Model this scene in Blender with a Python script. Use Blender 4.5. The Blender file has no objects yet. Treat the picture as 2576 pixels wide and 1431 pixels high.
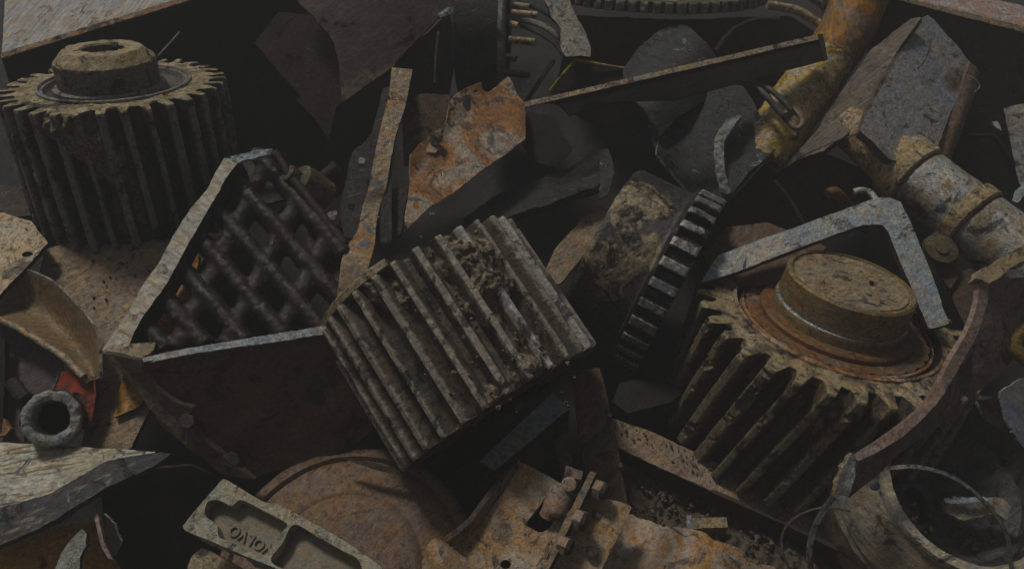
import bpy, math, random
import numpy as np
from mathutils import Vector, Matrix
from mathutils.geometry import delaunay_2d_cdt

random.seed(7)
rng = np.random.default_rng(7)
S = bpy.context.scene
COL = S.collection

# ------------------------------------------------------------------ camera, sky, sun, exposure
U = 0.0006            # metres per reference unit
F = 2000.0            # camera distance to the middle of the heap, in those units
CX, CY = 1288.0, 715.5
PITCH = math.radians(29.2)
CP, SP = math.cos(PITCH), math.sin(PITCH)


def to_world(p):
    """rows (right, up, towards the camera) -> world metres; Z up, Y away from the camera"""
    p = np.atleast_2d(np.asarray(p, float))
    x, y, z = p[:, 0], p[:, 1], p[:, 2]
    return np.stack([x, SP * y - CP * z, CP * y + SP * z], 1) * U + np.array([0, 0, 1.0])


cam_data = bpy.data.cameras.new('camera')
cam = bpy.data.objects.new('camera', cam_data)
COL.objects.link(cam)
cam_data.sensor_width = 36.0
cam_data.lens = 36.0 * F / 2576.0
cam_data.clip_start = 0.01
cam_data.clip_end = 500.0
cam.location = Vector(to_world([[0, 0, F]])[0])
cam.rotation_euler = (math.pi / 2 - PITCH, 0, 0)
S.camera = cam

SUN_AZ = math.radians(-58)      # from straight ahead, negative = to the left
SUN_EL = math.radians(67)
sun_dir = Vector((math.sin(SUN_AZ) * math.cos(SUN_EL), math.cos(SUN_AZ) * math.cos(SUN_EL), math.sin(SUN_EL)))
world = bpy.data.worlds.new("World")
S.world = world
world.use_nodes = True
wn = world.node_tree
wn.nodes.clear()
wo = wn.nodes.new('ShaderNodeOutputWorld')
bg = wn.nodes.new('ShaderNodeBackground')
sky = wn.nodes.new('ShaderNodeTexSky')
sky.sky_type = 'NISHITA'
sky.sun_disc = False
sky.sun_elevation = SUN_EL
sky.sun_rotation = SUN_AZ
sky.dust_density = 4.0
sky.air_density = 0.8
hs = wn.nodes.new('ShaderNodeHueSaturation')
hs.inputs['Saturation'].default_value = 0.35
wn.links.new(sky.outputs[0], hs.inputs['Color'])
wn.links.new(hs.outputs[0], bg.inputs[0])
bg.inputs[1].default_value = 0.075
wn.links.new(bg.outputs[0], wo.inputs[0])

sun_data = bpy.data.lights.new('sun', 'SUN')
sun_data.energy = 4.3
sun_data.angle = math.radians(10)
sun_data.color = (1.0, 0.95, 0.87)
sun = bpy.data.objects.new('sun', sun_data)
COL.objects.link(sun)
sun.rotation_euler = sun_dir.to_track_quat('Z', 'Y').to_euler()
sun.location = (0, 0, 5)

S.view_settings.view_transform = 'Standard'
S.view_settings.look = 'None'
S.view_settings.gamma = 1.0
S.view_settings.use_curve_mapping = False
S.view_settings.exposure = -2.04
S.cycles.max_bounces = 6
S.cycles.diffuse_bounces = 3
S.cycles.glossy_bounces = 2

# ------------------------------------------------------------------ noise
def _hash(ix, iy, iz):
    h = (ix.astype(np.int64) * 374761393 + iy.astype(np.int64) * 668265263 + iz.astype(np.int64) * 2147483647) & 0xFFFFFFFF
    h = ((h ^ (h >> 13)) * 1274126177) & 0xFFFFFFFF
    h = ((h ^ (h >> 16)) * 2246822519) & 0xFFFFFFFF
    return ((h ^ (h >> 15)) & 0xFFFFFF) / float(0xFFFFFF)


def vnoise(p):
    i = np.floor(p).astype(np.int64)
    f = p - i
    f = f * f * (3 - 2 * f)
    r = 0
    for dx in (0, 1):
        wx = f[:, 0] if dx else 1 - f[:, 0]
        for dy in (0, 1):
            wy = f[:, 1] if dy else 1 - f[:, 1]
            for dz in (0, 1):
                wz = f[:, 2] if dz else 1 - f[:, 2]
                r = r + wx * wy * wz * _hash(i[:, 0] + dx, i[:, 1] + dy, i[:, 2] + dz)
    return r


def fbm(p, size, octv=3, off=0.0):
    """0..1 noise with features of about `size` units"""
    p = np.asarray(p, float) / size + off
    t = 0; a = 1.0; s = 0
    for k in range(octv):
        t = t + a * vnoise(p * (2.03 ** k) + 17.3 * k)
        s += a
        a *= 0.55
    return t / s


# ------------------------------------------------------------------ materials
MATS = {}


def mat(name, ramp, scale=14, patch=None, patch2=None, grit=0.55, pit=0.25, bump=0.7, rough=0.60, metal=0.22,
        dirt=((0.27, 0.225, 0.165), (0.10, 0.08, 0.06)), wear=None, streak=None, spec=0.4, off=0.0, worn=None, detail=6, pitscale=120, tint=0.42, sat=1.15, grime=0.42, scuff=.3):
    """weathered surface: ramp = broad colour patches, patch/patch2 = (colour, cover, scale), pits, grit and a soil layer where the
    mesh carries soil ('dirt' attribute). streak = (world direction, cover, colour)"""
    m = bpy.data.materials.new(name)
    m.use_nodes = True
    grit *= .72; bump *= .62; pit *= .8
    nt = m.node_tree
    N, L = nt.nodes, nt.links
    N.clear()
    out = N.new('ShaderNodeOutputMaterial')
    bs = N.new('ShaderNodeBsdfPrincipled')
    L.new(bs.outputs[0], out.inputs[0])
    geo = N.new('ShaderNodeNewGeometry')
    mp = N.new('ShaderNodeMapping')
    mp.inputs['Location'].default_value = (off * 3.1, off * 1.7, off * 2.3)
    L.new(geo.outputs['Position'], mp.inputs[0])
    P = mp.outputs[0]

    def noise(sc, det, rg, dist=0.0, vec=None):
        n = N.new('ShaderNodeTexNoise')
        n.inputs['Scale'].default_value = sc
        n.inputs['Detail'].default_value = det
        n.inputs['Roughness'].default_value = rg
        n.inputs['Distortion'].default_value = dist
        L.new(vec or P, n.inputs['Vector'])
        return n.outputs['Fac']

    def rng_(v, a, b, c, d, smooth=True):
        r = N.new('ShaderNodeMapRange')
        if smooth: r.interpolation_type = 'SMOOTHSTEP'
        for k, x in zip((1, 2, 3, 4), (a, b, c, d)): r.inputs[k].default_value = x
        L.new(v, r.inputs[0])
        return r.outputs[0]

    def mix(fac, a, b, mode='MIX'):
        x = N.new('ShaderNodeMix'); x.data_type = 'RGBA'; x.blend_type = mode
        if isinstance(fac, (int, float)): x.inputs[0].default_value = fac
        else: L.new(fac, x.inputs[0])
        for s, v in ((6, a), (7, b)):
            if isinstance(v, tuple): x.inputs[s].default_value = (*v, 1)
            else: L.new(v, x.inputs[s])
        return x.outputs[2]

    def math_(op, a, b):
        x = N.new('ShaderNodeMath'); x.operation = op
        for s, v in ((0, a), (1, b)):
            if isinstance(v, (int, float)): x.inputs[s].default_value = v
            else: L.new(v, x.inputs[s])
        return x.outputs[0]

    n1 = noise(scale, detail, 0.62, 0.6)
    cr = N.new('ShaderNodeValToRGB')
    el = cr.color_ramp.elements
    k = len(ramp)
    while len(el) < k: el.new(0.5)
    for i, c in enumerate(ramp):
        el[i].position = 0.30 + 0.40 * i / max(1, k - 1)
        el[i].color = (*c, 1)
    L.new(n1, cr.inputs[0])
    col = cr.outputs[0]
    fine = noise(380, 4, 0.8)
    med = noise(95, 6, 0.7, 0.4)
    if streak:
        d, cover, scol = streak
        d = Vector(d).normalized()
        q = d.to_track_quat('X', 'Z').inverted().to_euler()
        m1 = N.new('ShaderNodeMapping'); m1.inputs['Rotation'].default_value = q
        L.new(P, m1.inputs[0])
        m2 = N.new('ShaderNodeMapping'); m2.inputs['Scale'].default_value = (0.12, 1, 1)
        L.new(m1.outputs[0], m2.inputs[0])
        sn = noise(150, 4, 0.65, 0.0, m2.outputs[0])
        col = mix(rng_(sn, 0.62 - 0.3 * cover, 0.72 - 0.3 * cover, 0, 1), col, scol)
    for i, pt in enumerate((patch, patch2)):
        if pt:
            c, cover, sc = pt[:3]
            n = noise(sc, 9, 0.68, 0.9 + i)
            t = 0.70 - 0.38 * cover
            col = mix(rng_(n, t - 0.035, t + 0.035, 0, 1), col, c)
    # hue drift: rust, oil and mineral tints
    hn = noise(34, 6, 0.72, 0.8)
    hr = N.new('ShaderNodeValToRGB')
    he = hr.color_ramp.elements
    while len(he) < 4: he.new(.5)
    for q, (ps, hc) in enumerate(((.36, (.62, .84, 1.10)), (.47, (.97, 1.0, 1.0)), (.55, (1.08, 1.0, .88)), (.66, (1.42, .98, .50)))):
        he[q].position = ps; he[q].color = (*hc, 1)
    L.new(hn, hr.inputs[0])
    col = mix(tint, col, mix(1.0, col, hr.outputs[0], 'MULTIPLY'))
    # dark specks and pits
    if pit:
        pn = noise(pitscale, 8, 0.72, 0.3)
        pm = rng_(pn, 0.40, 0.455, 1, 0)
        pm = math_('MULTIPLY', pm, min(1, pit * 1.7))
        col = mix(pm, col, (0.03, 0.026, 0.022))
        lm_ = math_('MULTIPLY', rng_(pn, 0.585, 0.64, 0, 1), pit * .9)
        vs_ = N.new('ShaderNodeVectorMath'); vs_.operation = 'SCALE'; vs_.inputs['Scale'].default_value = 1.7
        L.new(col, vs_.inputs[0])
        col = mix(lm_, col, vs_.outputs[0])
    if wear:
        c, amt = wear
        pw = rng_(math_('ADD', geo.outputs['Pointiness'], math_('MULTIPLY', math_('SUBTRACT', med, 0.5), 0.12)), 0.53, 0.60, 0, amt)
        col = mix(pw, col, c)
    if worn:
        aw = N.new('ShaderNodeAttribute'); aw.attribute_name = 'worn'
        wm = rng_(math_('ADD', aw.outputs['Fac'], math_('MULTIPLY', math_('SUBTRACT', med, 0.5), .8)), 0.7, 1.0, 0, .75)
        col = mix(wm, col, worn)
        col = mix(rng_(math_('ADD', aw.outputs['Fac'], math_('MULTIPLY', math_('SUBTRACT', med, 0.5), .6)), 1.25, 1.5, 0, .95), col, (0.58, 0.57, 0.54))
    # soil carried by the mesh
    at = N.new('ShaderNodeAttribute'); at.attribute_name = 'dirt'
    dm = rng_(math_('ADD', at.outputs['Fac'], math_('MULTIPLY', math_('SUBTRACT', med, 0.5), 0.9)), 0.35, 0.65, 0, 1)
    dcol = mix(rng_(noise(70, 7, 0.75), 0.36, 0.62, 0, 1), dirt[1], dirt[0])
    col = mix(dm, col, dcol)
    # greasy black stains
    if grime:
        gn = noise(19, 8, 0.66, 1.2)
        gmask = rng_(gn, 0.62 - .3 * grime, 0.70 - .3 * grime, 1, 0)
        gmask = math_('SUBTRACT', 1, rng_(gn, 0.56 - .22 * (1 - grime), 0.63 - .22 * (1 - grime), 1, 0)) if False else rng_(gn, 0.30 + .22 * grime, 0.38 + .22 * grime, 1, 0)
        col = mix(math_('MULTIPLY', gmask, .82), col, (0.022, 0.02, 0.018))
    # scuffs along one direction
    rr_ = random.Random(name)
    sd = Vector((rr_.uniform(-1, 1), rr_.uniform(-1, 1), rr_.uniform(-.6, .6))).normalized()
    k1 = N.new('ShaderNodeMapping'); k1.inputs['Rotation'].default_value = sd.to_track_quat('X', 'Z').inverted().to_euler()
    L.new(P, k1.inputs[0])
    k2 = N.new('ShaderNodeMapping'); k2.inputs['Scale'].default_value = (0.09, 1, 1)
    L.new(k1.outputs[0], k2.inputs[0])
    scn = noise(210, 5, 0.7, 0.2, k2.outputs[0])
    scf = rng_(scn, 0.37, 0.63, 1 - scuff, 1 + scuff * 1.1, False)
    gvar = rng_(noise(11, 4, .6), 0.36, 0.62, .25, 1.0)
    g = rng_(fine, 0.36, 0.64, 1 - grit, 1 + grit, False)
    g2 = rng_(med, 0.36, 0.64, 1 - grit * 0.6, 1 + grit * 0.6, False)
    gg = math_('ADD', math_('MULTIPLY', math_('SUBTRACT', math_('MULTIPLY', g, g2), 1), gvar), 1)
    gg = math_('MULTIPLY', gg, scf)
    vm = N.new('ShaderNodeVectorMath'); vm.operation = 'SCALE'
    L.new(col, vm.inputs[0]); L.new(gg, vm.inputs['Scale'])
    fs = N.new('ShaderNodeHueSaturation'); fs.inputs['Saturation'].default_value = sat
    L.new(vm.outputs[0], fs.inputs['Color'])
    L.new(fs.outputs[0], bs.inputs['Base Color'])
    rr = rng_(med, 0.3, 0.7, max(0.15, rough - 0.2), min(1, rough + 0.12))
    if grime: rr = math_('SUBTRACT', rr, math_('MULTIPLY', gmask, .28))
    L.new(rr, bs.inputs['Roughness'])
    bs.inputs['Metallic'].default_value = metal
    bs.inputs['Specular IOR Level'].default_value = spec
    if bump:
        b = N.new('ShaderNodeBump')
        b.inputs['Strength'].default_value = min(1, bump)
        b.inputs['Distance'].default_value = 0.0040
        hgt = math_('ADD', math_('MULTIPLY', fine, 0.55), math_('MULTIPLY', med, 0.8))
        if pit: hgt = math_('SUBTRACT', hgt, math_('MULTIPLY', pm, 0.5))
        L.new(hgt, b.inputs['Height'])
        L.new(b.outputs[0], bs.inputs['Normal'])
    MATS[name] = m
    return m


M = {}
TAN = (0.30, 0.245, 0.17); TAND = (0.14, 0.11, 0.075)
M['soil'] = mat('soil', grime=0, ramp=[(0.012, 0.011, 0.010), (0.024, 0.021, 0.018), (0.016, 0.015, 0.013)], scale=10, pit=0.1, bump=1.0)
M['gravel'] = mat('gravel', scuff=0, grime=0.3, ramp=[(0.05, 0.042, 0.032), (0.15, 0.125, 0.09), (0.09, 0.075, 0.055)], scale=60, patch=((0.24, 0.21, 0.16), .3, 140), bump=1.0)
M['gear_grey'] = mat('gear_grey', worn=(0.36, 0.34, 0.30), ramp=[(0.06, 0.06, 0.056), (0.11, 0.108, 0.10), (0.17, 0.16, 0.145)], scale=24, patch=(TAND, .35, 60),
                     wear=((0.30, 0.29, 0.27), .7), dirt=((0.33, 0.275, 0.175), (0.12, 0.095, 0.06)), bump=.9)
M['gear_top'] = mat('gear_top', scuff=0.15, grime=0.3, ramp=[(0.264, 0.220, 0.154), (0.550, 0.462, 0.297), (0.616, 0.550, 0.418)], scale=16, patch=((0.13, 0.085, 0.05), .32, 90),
                    patch2=((0.46, 0.33, 0.08), .22, 22), dirt=((0.42, 0.35, 0.22), (0.13, 0.10, 0.06)), bump=1.0)
M['gear_mid'] = mat('gear_mid', worn=(0.52, 0.47, 0.39), ramp=[(0.10, 0.095, 0.08), (0.17, 0.155, 0.12), (0.15, 0.11, 0.075)], scale=26, patch=((0.17, 0.085, 0.045), .22, 45),
                    wear=((0.50, 0.46, 0.40), .8), dirt=((0.36, 0.30, 0.22), (0.11, 0.09, 0.065)), bump=.9)
M['gear_brown'] = mat('gear_brown', worn=(0.3, 0.25, 0.17), ramp=[(0.054, 0.049, 0.038), (0.130, 0.103, 0.065), (0.205, 0.151, 0.086)], scale=22, patch=((0.24, 0.12, 0.04), .25, 50),
                      wear=((0.42, 0.36, 0.26), .75), dirt=((0.34, 0.28, 0.19), (0.15, 0.115, 0.075)), bump=.9, rough=.6)
M['cap'] = mat('cap', grime=0.2, ramp=[(0.218, 0.184, 0.103), (0.333, 0.241, 0.115), (0.196, 0.201, 0.172)], scale=12, patch=((0.25, 0.13, 0.05), .28, 40), grit=.4, rough=.45, metal=.25)
M['cap_lid'] = mat('cap_lid', grime=0.25, ramp=[(0.275, 0.237, 0.188), (0.425, 0.350, 0.250), (0.362, 0.250, 0.150)], scale=16, patch=((0.17, 0.15, 0.14), .3, 30), patch2=((0.36, 0.22, 0.10), .2, 60), grit=.5)
M['cap_rust'] = mat('cap_rust', grime=0.15, ramp=[(0.16, 0.085, 0.045), (0.26, 0.15, 0.08), (0.22, 0.15, 0.10)], scale=18, patch=((0.34, 0.20, 0.07), .25, 70), grit=.45)
M['steel_bright'] = mat('steel_bright', grime=0, ramp=[(0.35, 0.35, 0.33), (0.55, 0.55, 0.52)], scale=30, pit=.1, grit=.3, rough=.35, metal=.7)
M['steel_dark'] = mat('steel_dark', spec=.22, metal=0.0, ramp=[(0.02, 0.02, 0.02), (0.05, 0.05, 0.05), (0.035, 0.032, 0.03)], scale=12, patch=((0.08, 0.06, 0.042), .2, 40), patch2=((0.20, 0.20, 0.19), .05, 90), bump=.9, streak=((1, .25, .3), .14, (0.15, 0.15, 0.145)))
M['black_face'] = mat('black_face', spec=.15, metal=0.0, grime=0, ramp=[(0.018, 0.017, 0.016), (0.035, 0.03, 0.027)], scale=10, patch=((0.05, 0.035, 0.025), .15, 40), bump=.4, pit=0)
M['oily'] = mat('oily', worn=(0.42, 0.41, 0.38), ramp=[(0.02, 0.022, 0.025), (0.05, 0.052, 0.055)], scale=30, patch=((0.22, 0.20, 0.16), .15, 60), rough=.3, metal=.5, spec=.6, grit=.5,
                wear=((0.5, 0.49, 0.46), .8))  # pale tooth tips: wear plus lit highlights put into the colour
M['bluegrey'] = mat('bluegrey', [(0.031, 0.035, 0.035), (0.049, 0.053, 0.053), (0.037, 0.037, 0.032)], 12, patch=((0.34, 0.35, 0.34), .14, 50),
                    patch2=((0.15, 0.12, 0.07), .15, 30), rough=.5, bump=.9, grit=0.26, pit=0.13)
M['white_scrape'] = mat('white_scrape', grime=0.25, ramp=[(0.42, 0.43, 0.42), (0.24, 0.25, 0.25), (0.50, 0.50, 0.47)], scale=40, patch=((0.13, 0.14, 0.14), .35, 60), bump=.9)
M['torn_blue'] = mat('torn_blue', grime=0.25, ramp=[(0.30, 0.37, 0.42), (0.50, 0.55, 0.57), (0.36, 0.40, 0.42)], scale=60, patch=((0.14, 0.15, 0.16), .25, 120), bump=1.0)
M['pale_beam'] = mat('pale_beam', grime=0.12, ramp=[(0.380, 0.356, 0.332), (0.456, 0.446, 0.432), (0.342, 0.294, 0.237)], scale=9, patch=((0.26, 0.19, 0.14), .26, 35), patch2=((0.45, 0.25, 0.14), .16, 60), grit=0.26, pit=0.13)
M['pale_rim'] = mat('pale_rim', [(0.46, 0.24, 0.13), (0.55, 0.40, 0.27), (0.5, 0.3, 0.2)], 40, grit=.4)
M['pink_beam'] = mat('pink_beam', grime=0.1, ramp=[(0.620, 0.540, 0.506), (0.529, 0.368, 0.322), (0.620, 0.609, 0.586)], scale=20, patch=((0.28, 0.14, 0.11), .2, 50), grit=.35)
M['rust_orange'] = mat('rust_orange', grime=0.4, ramp=[(0.201, 0.106, 0.053), (0.380, 0.201, 0.095), (0.454, 0.380, 0.306), (0.201, 0.195, 0.190)], scale=13, patch=((0.44, 0.39, 0.32), .28, 34),
                       patch2=((0.38, 0.17, 0.055), .25, 24), grit=.5)
M['rust_bar'] = mat('rust_bar', grime=0.25, ramp=[(0.163, 0.156, 0.150), (0.350, 0.275, 0.188), (0.375, 0.200, 0.088)], scale=16, patch=((0.14, 0.17, 0.20), .25, 26), patch2=((0.34, 0.18, 0.06), .22, 40), grit=.45, metal=0.4, rough=0.5)
M['rust_brown'] = mat('rust_brown', [(0.055, 0.038, 0.027), (0.105, 0.07, 0.046), (0.085, 0.06, 0.045)], 12, patch=((0.16, 0.09, 0.045), .2, 30), grit=.45)
M['rust_floor'] = mat('rust_floor', grime=0.18, ramp=[(0.224, 0.168, 0.112), (0.370, 0.286, 0.202), (0.302, 0.224, 0.190)], scale=10, patch=((0.40, 0.31, 0.17), .25, 30), patch2=((0.13, 0.10, 0.08), .18, 60), grit=.5, pit=.3)
M['rust_purple'] = mat('rust_purple', grime=0.3, ramp=[(0.081, 0.062, 0.062), (0.118, 0.090, 0.087), (0.099, 0.074, 0.068)], scale=9, patch=((0.27, 0.19, 0.12), .1, 70), grit=.4, bump=.5)
M['rust_disc'] = mat('rust_disc', scuff=0.18, grime=0.15, ramp=[(0.205, 0.151, 0.139), (0.289, 0.186, 0.108), (0.229, 0.169, 0.144), (0.324, 0.181, 0.072)], scale=11, patch=((0.29, 0.23, 0.17), .3, 70),
                     patch2=((0.14, 0.085, 0.055), .25, 50), grit=.5)
M['tan'] = mat('tan', grime=0.25, ramp=[(0.312, 0.240, 0.156), (0.504, 0.408, 0.276), (0.432, 0.372, 0.300)], scale=16, patch=((0.48, 0.43, 0.35), .3, 40), patch2=((0.15, 0.115, 0.08), .22, 80), grit=.55, pit=.5)
M['tan_pipe'] = mat('tan_pipe', grime=0.25, ramp=[(0.413, 0.288, 0.150), (0.575, 0.450, 0.275), (0.500, 0.438, 0.350)], scale=22, patch=((0.14, 0.105, 0.075), .3, 100), patch2=((0.36, 0.20, 0.07), .2, 40), grit=.6, bump=1.0)
M['white_pipe'] = mat('white_pipe', off=.37, grime=0.3, ramp=[(.20, .155, .10), (0.367, 0.316, 0.235), (0.527, 0.520, 0.490), (0.449, 0.459, 0.459)], scale=20, patch=((0.15, 0.135, 0.115), .3, 100), patch2=((0.52, 0.55, 0.56), .25, 30), grit=0.26, bump=1.0, pit=0.13, metal=0.4, rough=0.5)
M['yellow_pipe'] = mat('yellow_pipe', grime=0.22, ramp=[(0.448, 0.381, 0.314), (0.620, 0.470, 0.067), (0.493, 0.370, 0.224), (0.620, 0.470, 0.056)], scale=13, patch=((0.26, 0.14, 0.05), .34, 46), patch2=((0.54, 0.50, 0.46), .36, 44), grit=.45)
M['orange_pipe'] = mat('orange_pipe', grime=0.22, ramp=[(0.270, 0.216, 0.189), (0.378, 0.198, 0.054), (0.270, 0.180, 0.135)], scale=12, patch=((0.50, 0.27, 0.05), .25, 28), patch2=((0.18, 0.14, 0.13), .22, 44), grit=.5)
M['beam_blue'] = mat('beam_blue', grime=0.15, ramp=[(0.34, 0.315, 0.29), (0.34, 0.36, 0.40), (0.40, 0.38, 0.355), (0.29, 0.24, 0.20)], scale=9, patch=((0.17, 0.135, 0.11), .24, 70), patch2=((0.27, 0.33, 0.46), .15, 18), grit=0.26,
                     streak=((0.7, 0.3, -0.7), .35, (0.42, 0.40, 0.38)), pit=0.13, metal=0.4, rough=0.5)
M['beam_side'] = mat('beam_side', grime=0.2, ramp=[(0.136, 0.116, 0.092), (0.184, 0.156, 0.124), (0.112, 0.096, 0.080)], scale=12, patch=((0.28, 0.25, 0.2), .2, 40), grit=.35)  # darker than the top face: this side's shading is put into the colour
M['bracket_blue'] = mat('bracket_blue', grime=0.25, ramp=[(0.492, 0.467, 0.407), (0.370, 0.407, 0.444), (0.517, 0.504, 0.467), (0.444, 0.332, 0.221)], scale=12, patch=((0.24, 0.27, 0.32), .22, 24), patch2=((0.33, 0.23, 0.14), .2, 50), grit=0.26, pit=0.13, metal=0.4, rough=0.5)
M['dirt_tan'] = mat('dirt_tan', scuff=0.12, grime=0.3, ramp=[(0.350, 0.281, 0.175), (0.475, 0.388, 0.250), (0.500, 0.413, 0.300)], scale=22, patch=((0.12, 0.095, 0.06), .3, 60), grit=.6, bump=1.0)
M['drum_mud'] = mat('drum_mud', [(0.052, 0.052, 0.053), (0.102, 0.097, 0.091), (0.072, 0.067, 0.061)], 18, patch=((0.40, 0.35, 0.26), .12, 16), dirt=((0.42, 0.35, 0.24), (0.15, 0.12, 0.08)), rough=.42, bump=.7, metal=.4)
M['casting'] = mat('casting', scuff=0.1, grime=0.2, ramp=[(0.360, 0.336, 0.264), (0.516, 0.480, 0.372), (0.444, 0.432, 0.372)], scale=22, patch=((0.16, 0.14, 0.10), .25, 70), grit=.5, bump=.9)
M['casting_pocket'] = mat('casting_pocket', scuff=0.05, grime=0, ramp=[(0.228, 0.204, 0.156), (0.300, 0.270, 0.210), (0.264, 0.222, 0.156)], scale=18, grit=.35, pit=.15, bump=.5)
M['rust_pale'] = mat('rust_pale', scuff=0.15, grime=0.2, ramp=[(0.345, 0.276, 0.207), (0.529, 0.460, 0.380), (0.460, 0.299, 0.161), (0.437, 0.368, 0.322)], scale=14, patch=((0.16, 0.115, 0.08), .26, 75), patch2=((0.38, 0.21, 0.09), .12, 30), grit=.55)
M['rust_peach'] = mat('rust_peach', scuff=0.15, grime=0.25, ramp=[(0.56, 0.46, 0.34), (0.58, 0.36, 0.19), (0.50, 0.44, 0.38), (0.52, 0.30, 0.12)], scale=13, patch=((0.50, 0.28, 0.10), .3, 26), patch2=((0.22, 0.18, 0.15), .2, 70), grit=.5)
M['bolt_rust'] = mat('bolt_rust', grime=0.25, ramp=[(0.253, 0.184, 0.149), (0.391, 0.299, 0.241), (0.287, 0.207, 0.161)], scale=30, grit=.45)
M['wood_pale'] = mat('wood_pale', grime=0.18, ramp=[(0.52, 0.47, 0.36), (0.63, 0.60, 0.50), (0.36, 0.31, 0.22)], scale=9, patch=((0.16, 0.135, 0.10), .26, 40), grit=0.26, streak=((1, 0.2, 0.1), .35, (0.25, 0.21, 0.15)), pit=0.13)
M['wood_dark'] = mat('wood_dark', [(0.075, 0.079, 0.083), (0.128, 0.131, 0.135), (0.098, 0.094, 0.090)], 12, patch=((0.42, 0.38, 0.32), .16, 40), grit=0.26, streak=((1, 0.35, 0.3), .25, (0.36, 0.33, 0.29)), pit=0.13)
M['plate_cream'] = mat('plate_cream', grime=0.25, ramp=[(0.456, 0.372, 0.276), (0.600, 0.504, 0.360), (0.564, 0.504, 0.432)], scale=16, patch=((0.14, 0.11, 0.08), .25, 70), patch2=((0.52, 0.45, 0.24), .2, 24), grit=.5, pit=.5)
M['orange_plate'] = mat('orange_plate', grime=0.2, ramp=[(0.483, 0.241, 0.098), (0.552, 0.333, 0.138), (0.460, 0.207, 0.086)], scale=16, patch=((0.50, 0.36, 0.18), .25, 60), grit=.4)
M['ring_pale'] = mat('ring_pale', scuff=0.1, grime=0.25, ramp=[(0.480, 0.432, 0.312), (0.432, 0.456, 0.444), (0.576, 0.552, 0.480)], scale=30, patch=((0.16, 0.15, 0.13), .25, 90), grit=.55, bump=1.0)
M['red_paint'] = mat('red_paint', grime=0.15, ramp=[(0.36, 0.07, 0.05), (0.42, 0.11, 0.08), (0.26, 0.05, 0.04)], scale=16, patch=((0.10, 0.05, 0.035), .48, 40), grit=.3, rough=.5)
M['pink_edge'] = mat('pink_edge', grime=0.2, ramp=[(0.36, 0.27, 0.23), (0.42, 0.31, 0.27), (0.28, 0.20, 0.16)], scale=20, patch=((0.40, 0.33, 0.22), .25, 50), grit=.35)
M['arc_face'] = mat('arc_face', [(0.140, 0.112, 0.090), (0.224, 0.174, 0.140), (0.182, 0.140, 0.118)], 12, patch=((0.20, 0.15, 0.11), .25, 40), grit=.4)
M['purple_sheet'] = mat('purple_sheet', grime=0.1, ramp=[(0.17, 0.165, 0.19), (0.22, 0.21, 0.24)], scale=12, grit=.3, pit=.1)
M['yellow'] = mat('yellow', grime=0.2, ramp=[(0.27, 0.19, 0.05), (0.20, 0.14, 0.05), (0.14, 0.10, 0.05)], scale=20, patch=((0.12, 0.09, 0.04), .25, 60))
M['olive'] = mat('olive', [(0.10, 0.085, 0.05), (0.17, 0.15, 0.09), (0.12, 0.11, 0.08)], 20, patch=((0.24, 0.23, 0.19), .22, 50), bump=1.0)
M['lattice'] = mat('lattice', grime=0.25, ramp=[(0.027, 0.023, 0.022), (0.045, 0.039, 0.038), (0.032, 0.027, 0.025)], scale=14, patch=((0.16, 0.145, 0.13), .2, 40), grit=.5, bump=.5, rough=.55)
M['basket_front'] = mat('basket_front', [(0.089, 0.054, 0.039), (0.125, 0.078, 0.054), (0.101, 0.072, 0.061)], 9, patch=((0.21, 0.11, 0.04), .2, 24), patch2=((0.34, 0.22, 0.06), .1, 55), grit=.4,
                        streak=((1, 0.1, 0.25), .12, (0.15, 0.10, 0.07)), rough=.55)
M['bar_cream'] = mat('bar_cream', grime=0.12, ramp=[(0.502, 0.435, 0.348), (0.570, 0.541, 0.473), (0.444, 0.348, 0.251)], scale=14, patch=((0.28, 0.21, 0.14), .22, 45), patch2=((0.58, 0.52, 0.36), .25, 30), grit=0.26, pit=0.13)
M['wire'] = mat('wire', [(0.10, 0.09, 0.08), (0.18, 0.16, 0.14)], 30, pit=0, bump=.3)
M['strap'] = mat('strap', [(0.11, 0.11, 0.10), (0.22, 0.215, 0.20), (0.30, 0.29, 0.26)], 24, patch=((0.05, 0.05, 0.05), .3, 60), grit=.4, rough=.5, metal=.3)
M['housing'] = mat('housing', grime=0.25, ramp=[(0.248, 0.207, 0.149), (0.348, 0.298, 0.215), (0.182, 0.186, 0.191)], scale=12, patch=((0.40, 0.34, 0.22), .3, 40), patch2=((0.17, 0.16, 0.15), .25, 60), grit=0.26, pit=0.13, metal=0.4, rough=0.5)
M['housing_in'] = mat('housing_in', [(0.045, 0.047, 0.05), (0.09, 0.088, 0.085), (0.06, 0.06, 0.062)], 16, patch=((0.30, 0.30, 0.29), .08, 50), rough=.5)
M['housing_rim'] = mat('housing_rim', grime=0.3, ramp=[(0.552, 0.468, 0.240), (0.504, 0.480, 0.420), (0.600, 0.552, 0.396)], scale=16, patch=((0.26, 0.22, 0.15), .25, 60), grit=.45)
M['strip_grey'] = mat('strip_grey', [(0.391, 0.385, 0.356), (0.253, 0.247, 0.230), (0.483, 0.471, 0.437)], 40, patch=((0.12, 0.11, 0.09), .3, 80), bump=1.0, grit=0.26, pit=0.13)
M['sand'] = mat('sand', [(0.25, 0.22, 0.16), (0.32, 0.28, 0.21)], 30, bump=1.0)

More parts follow.
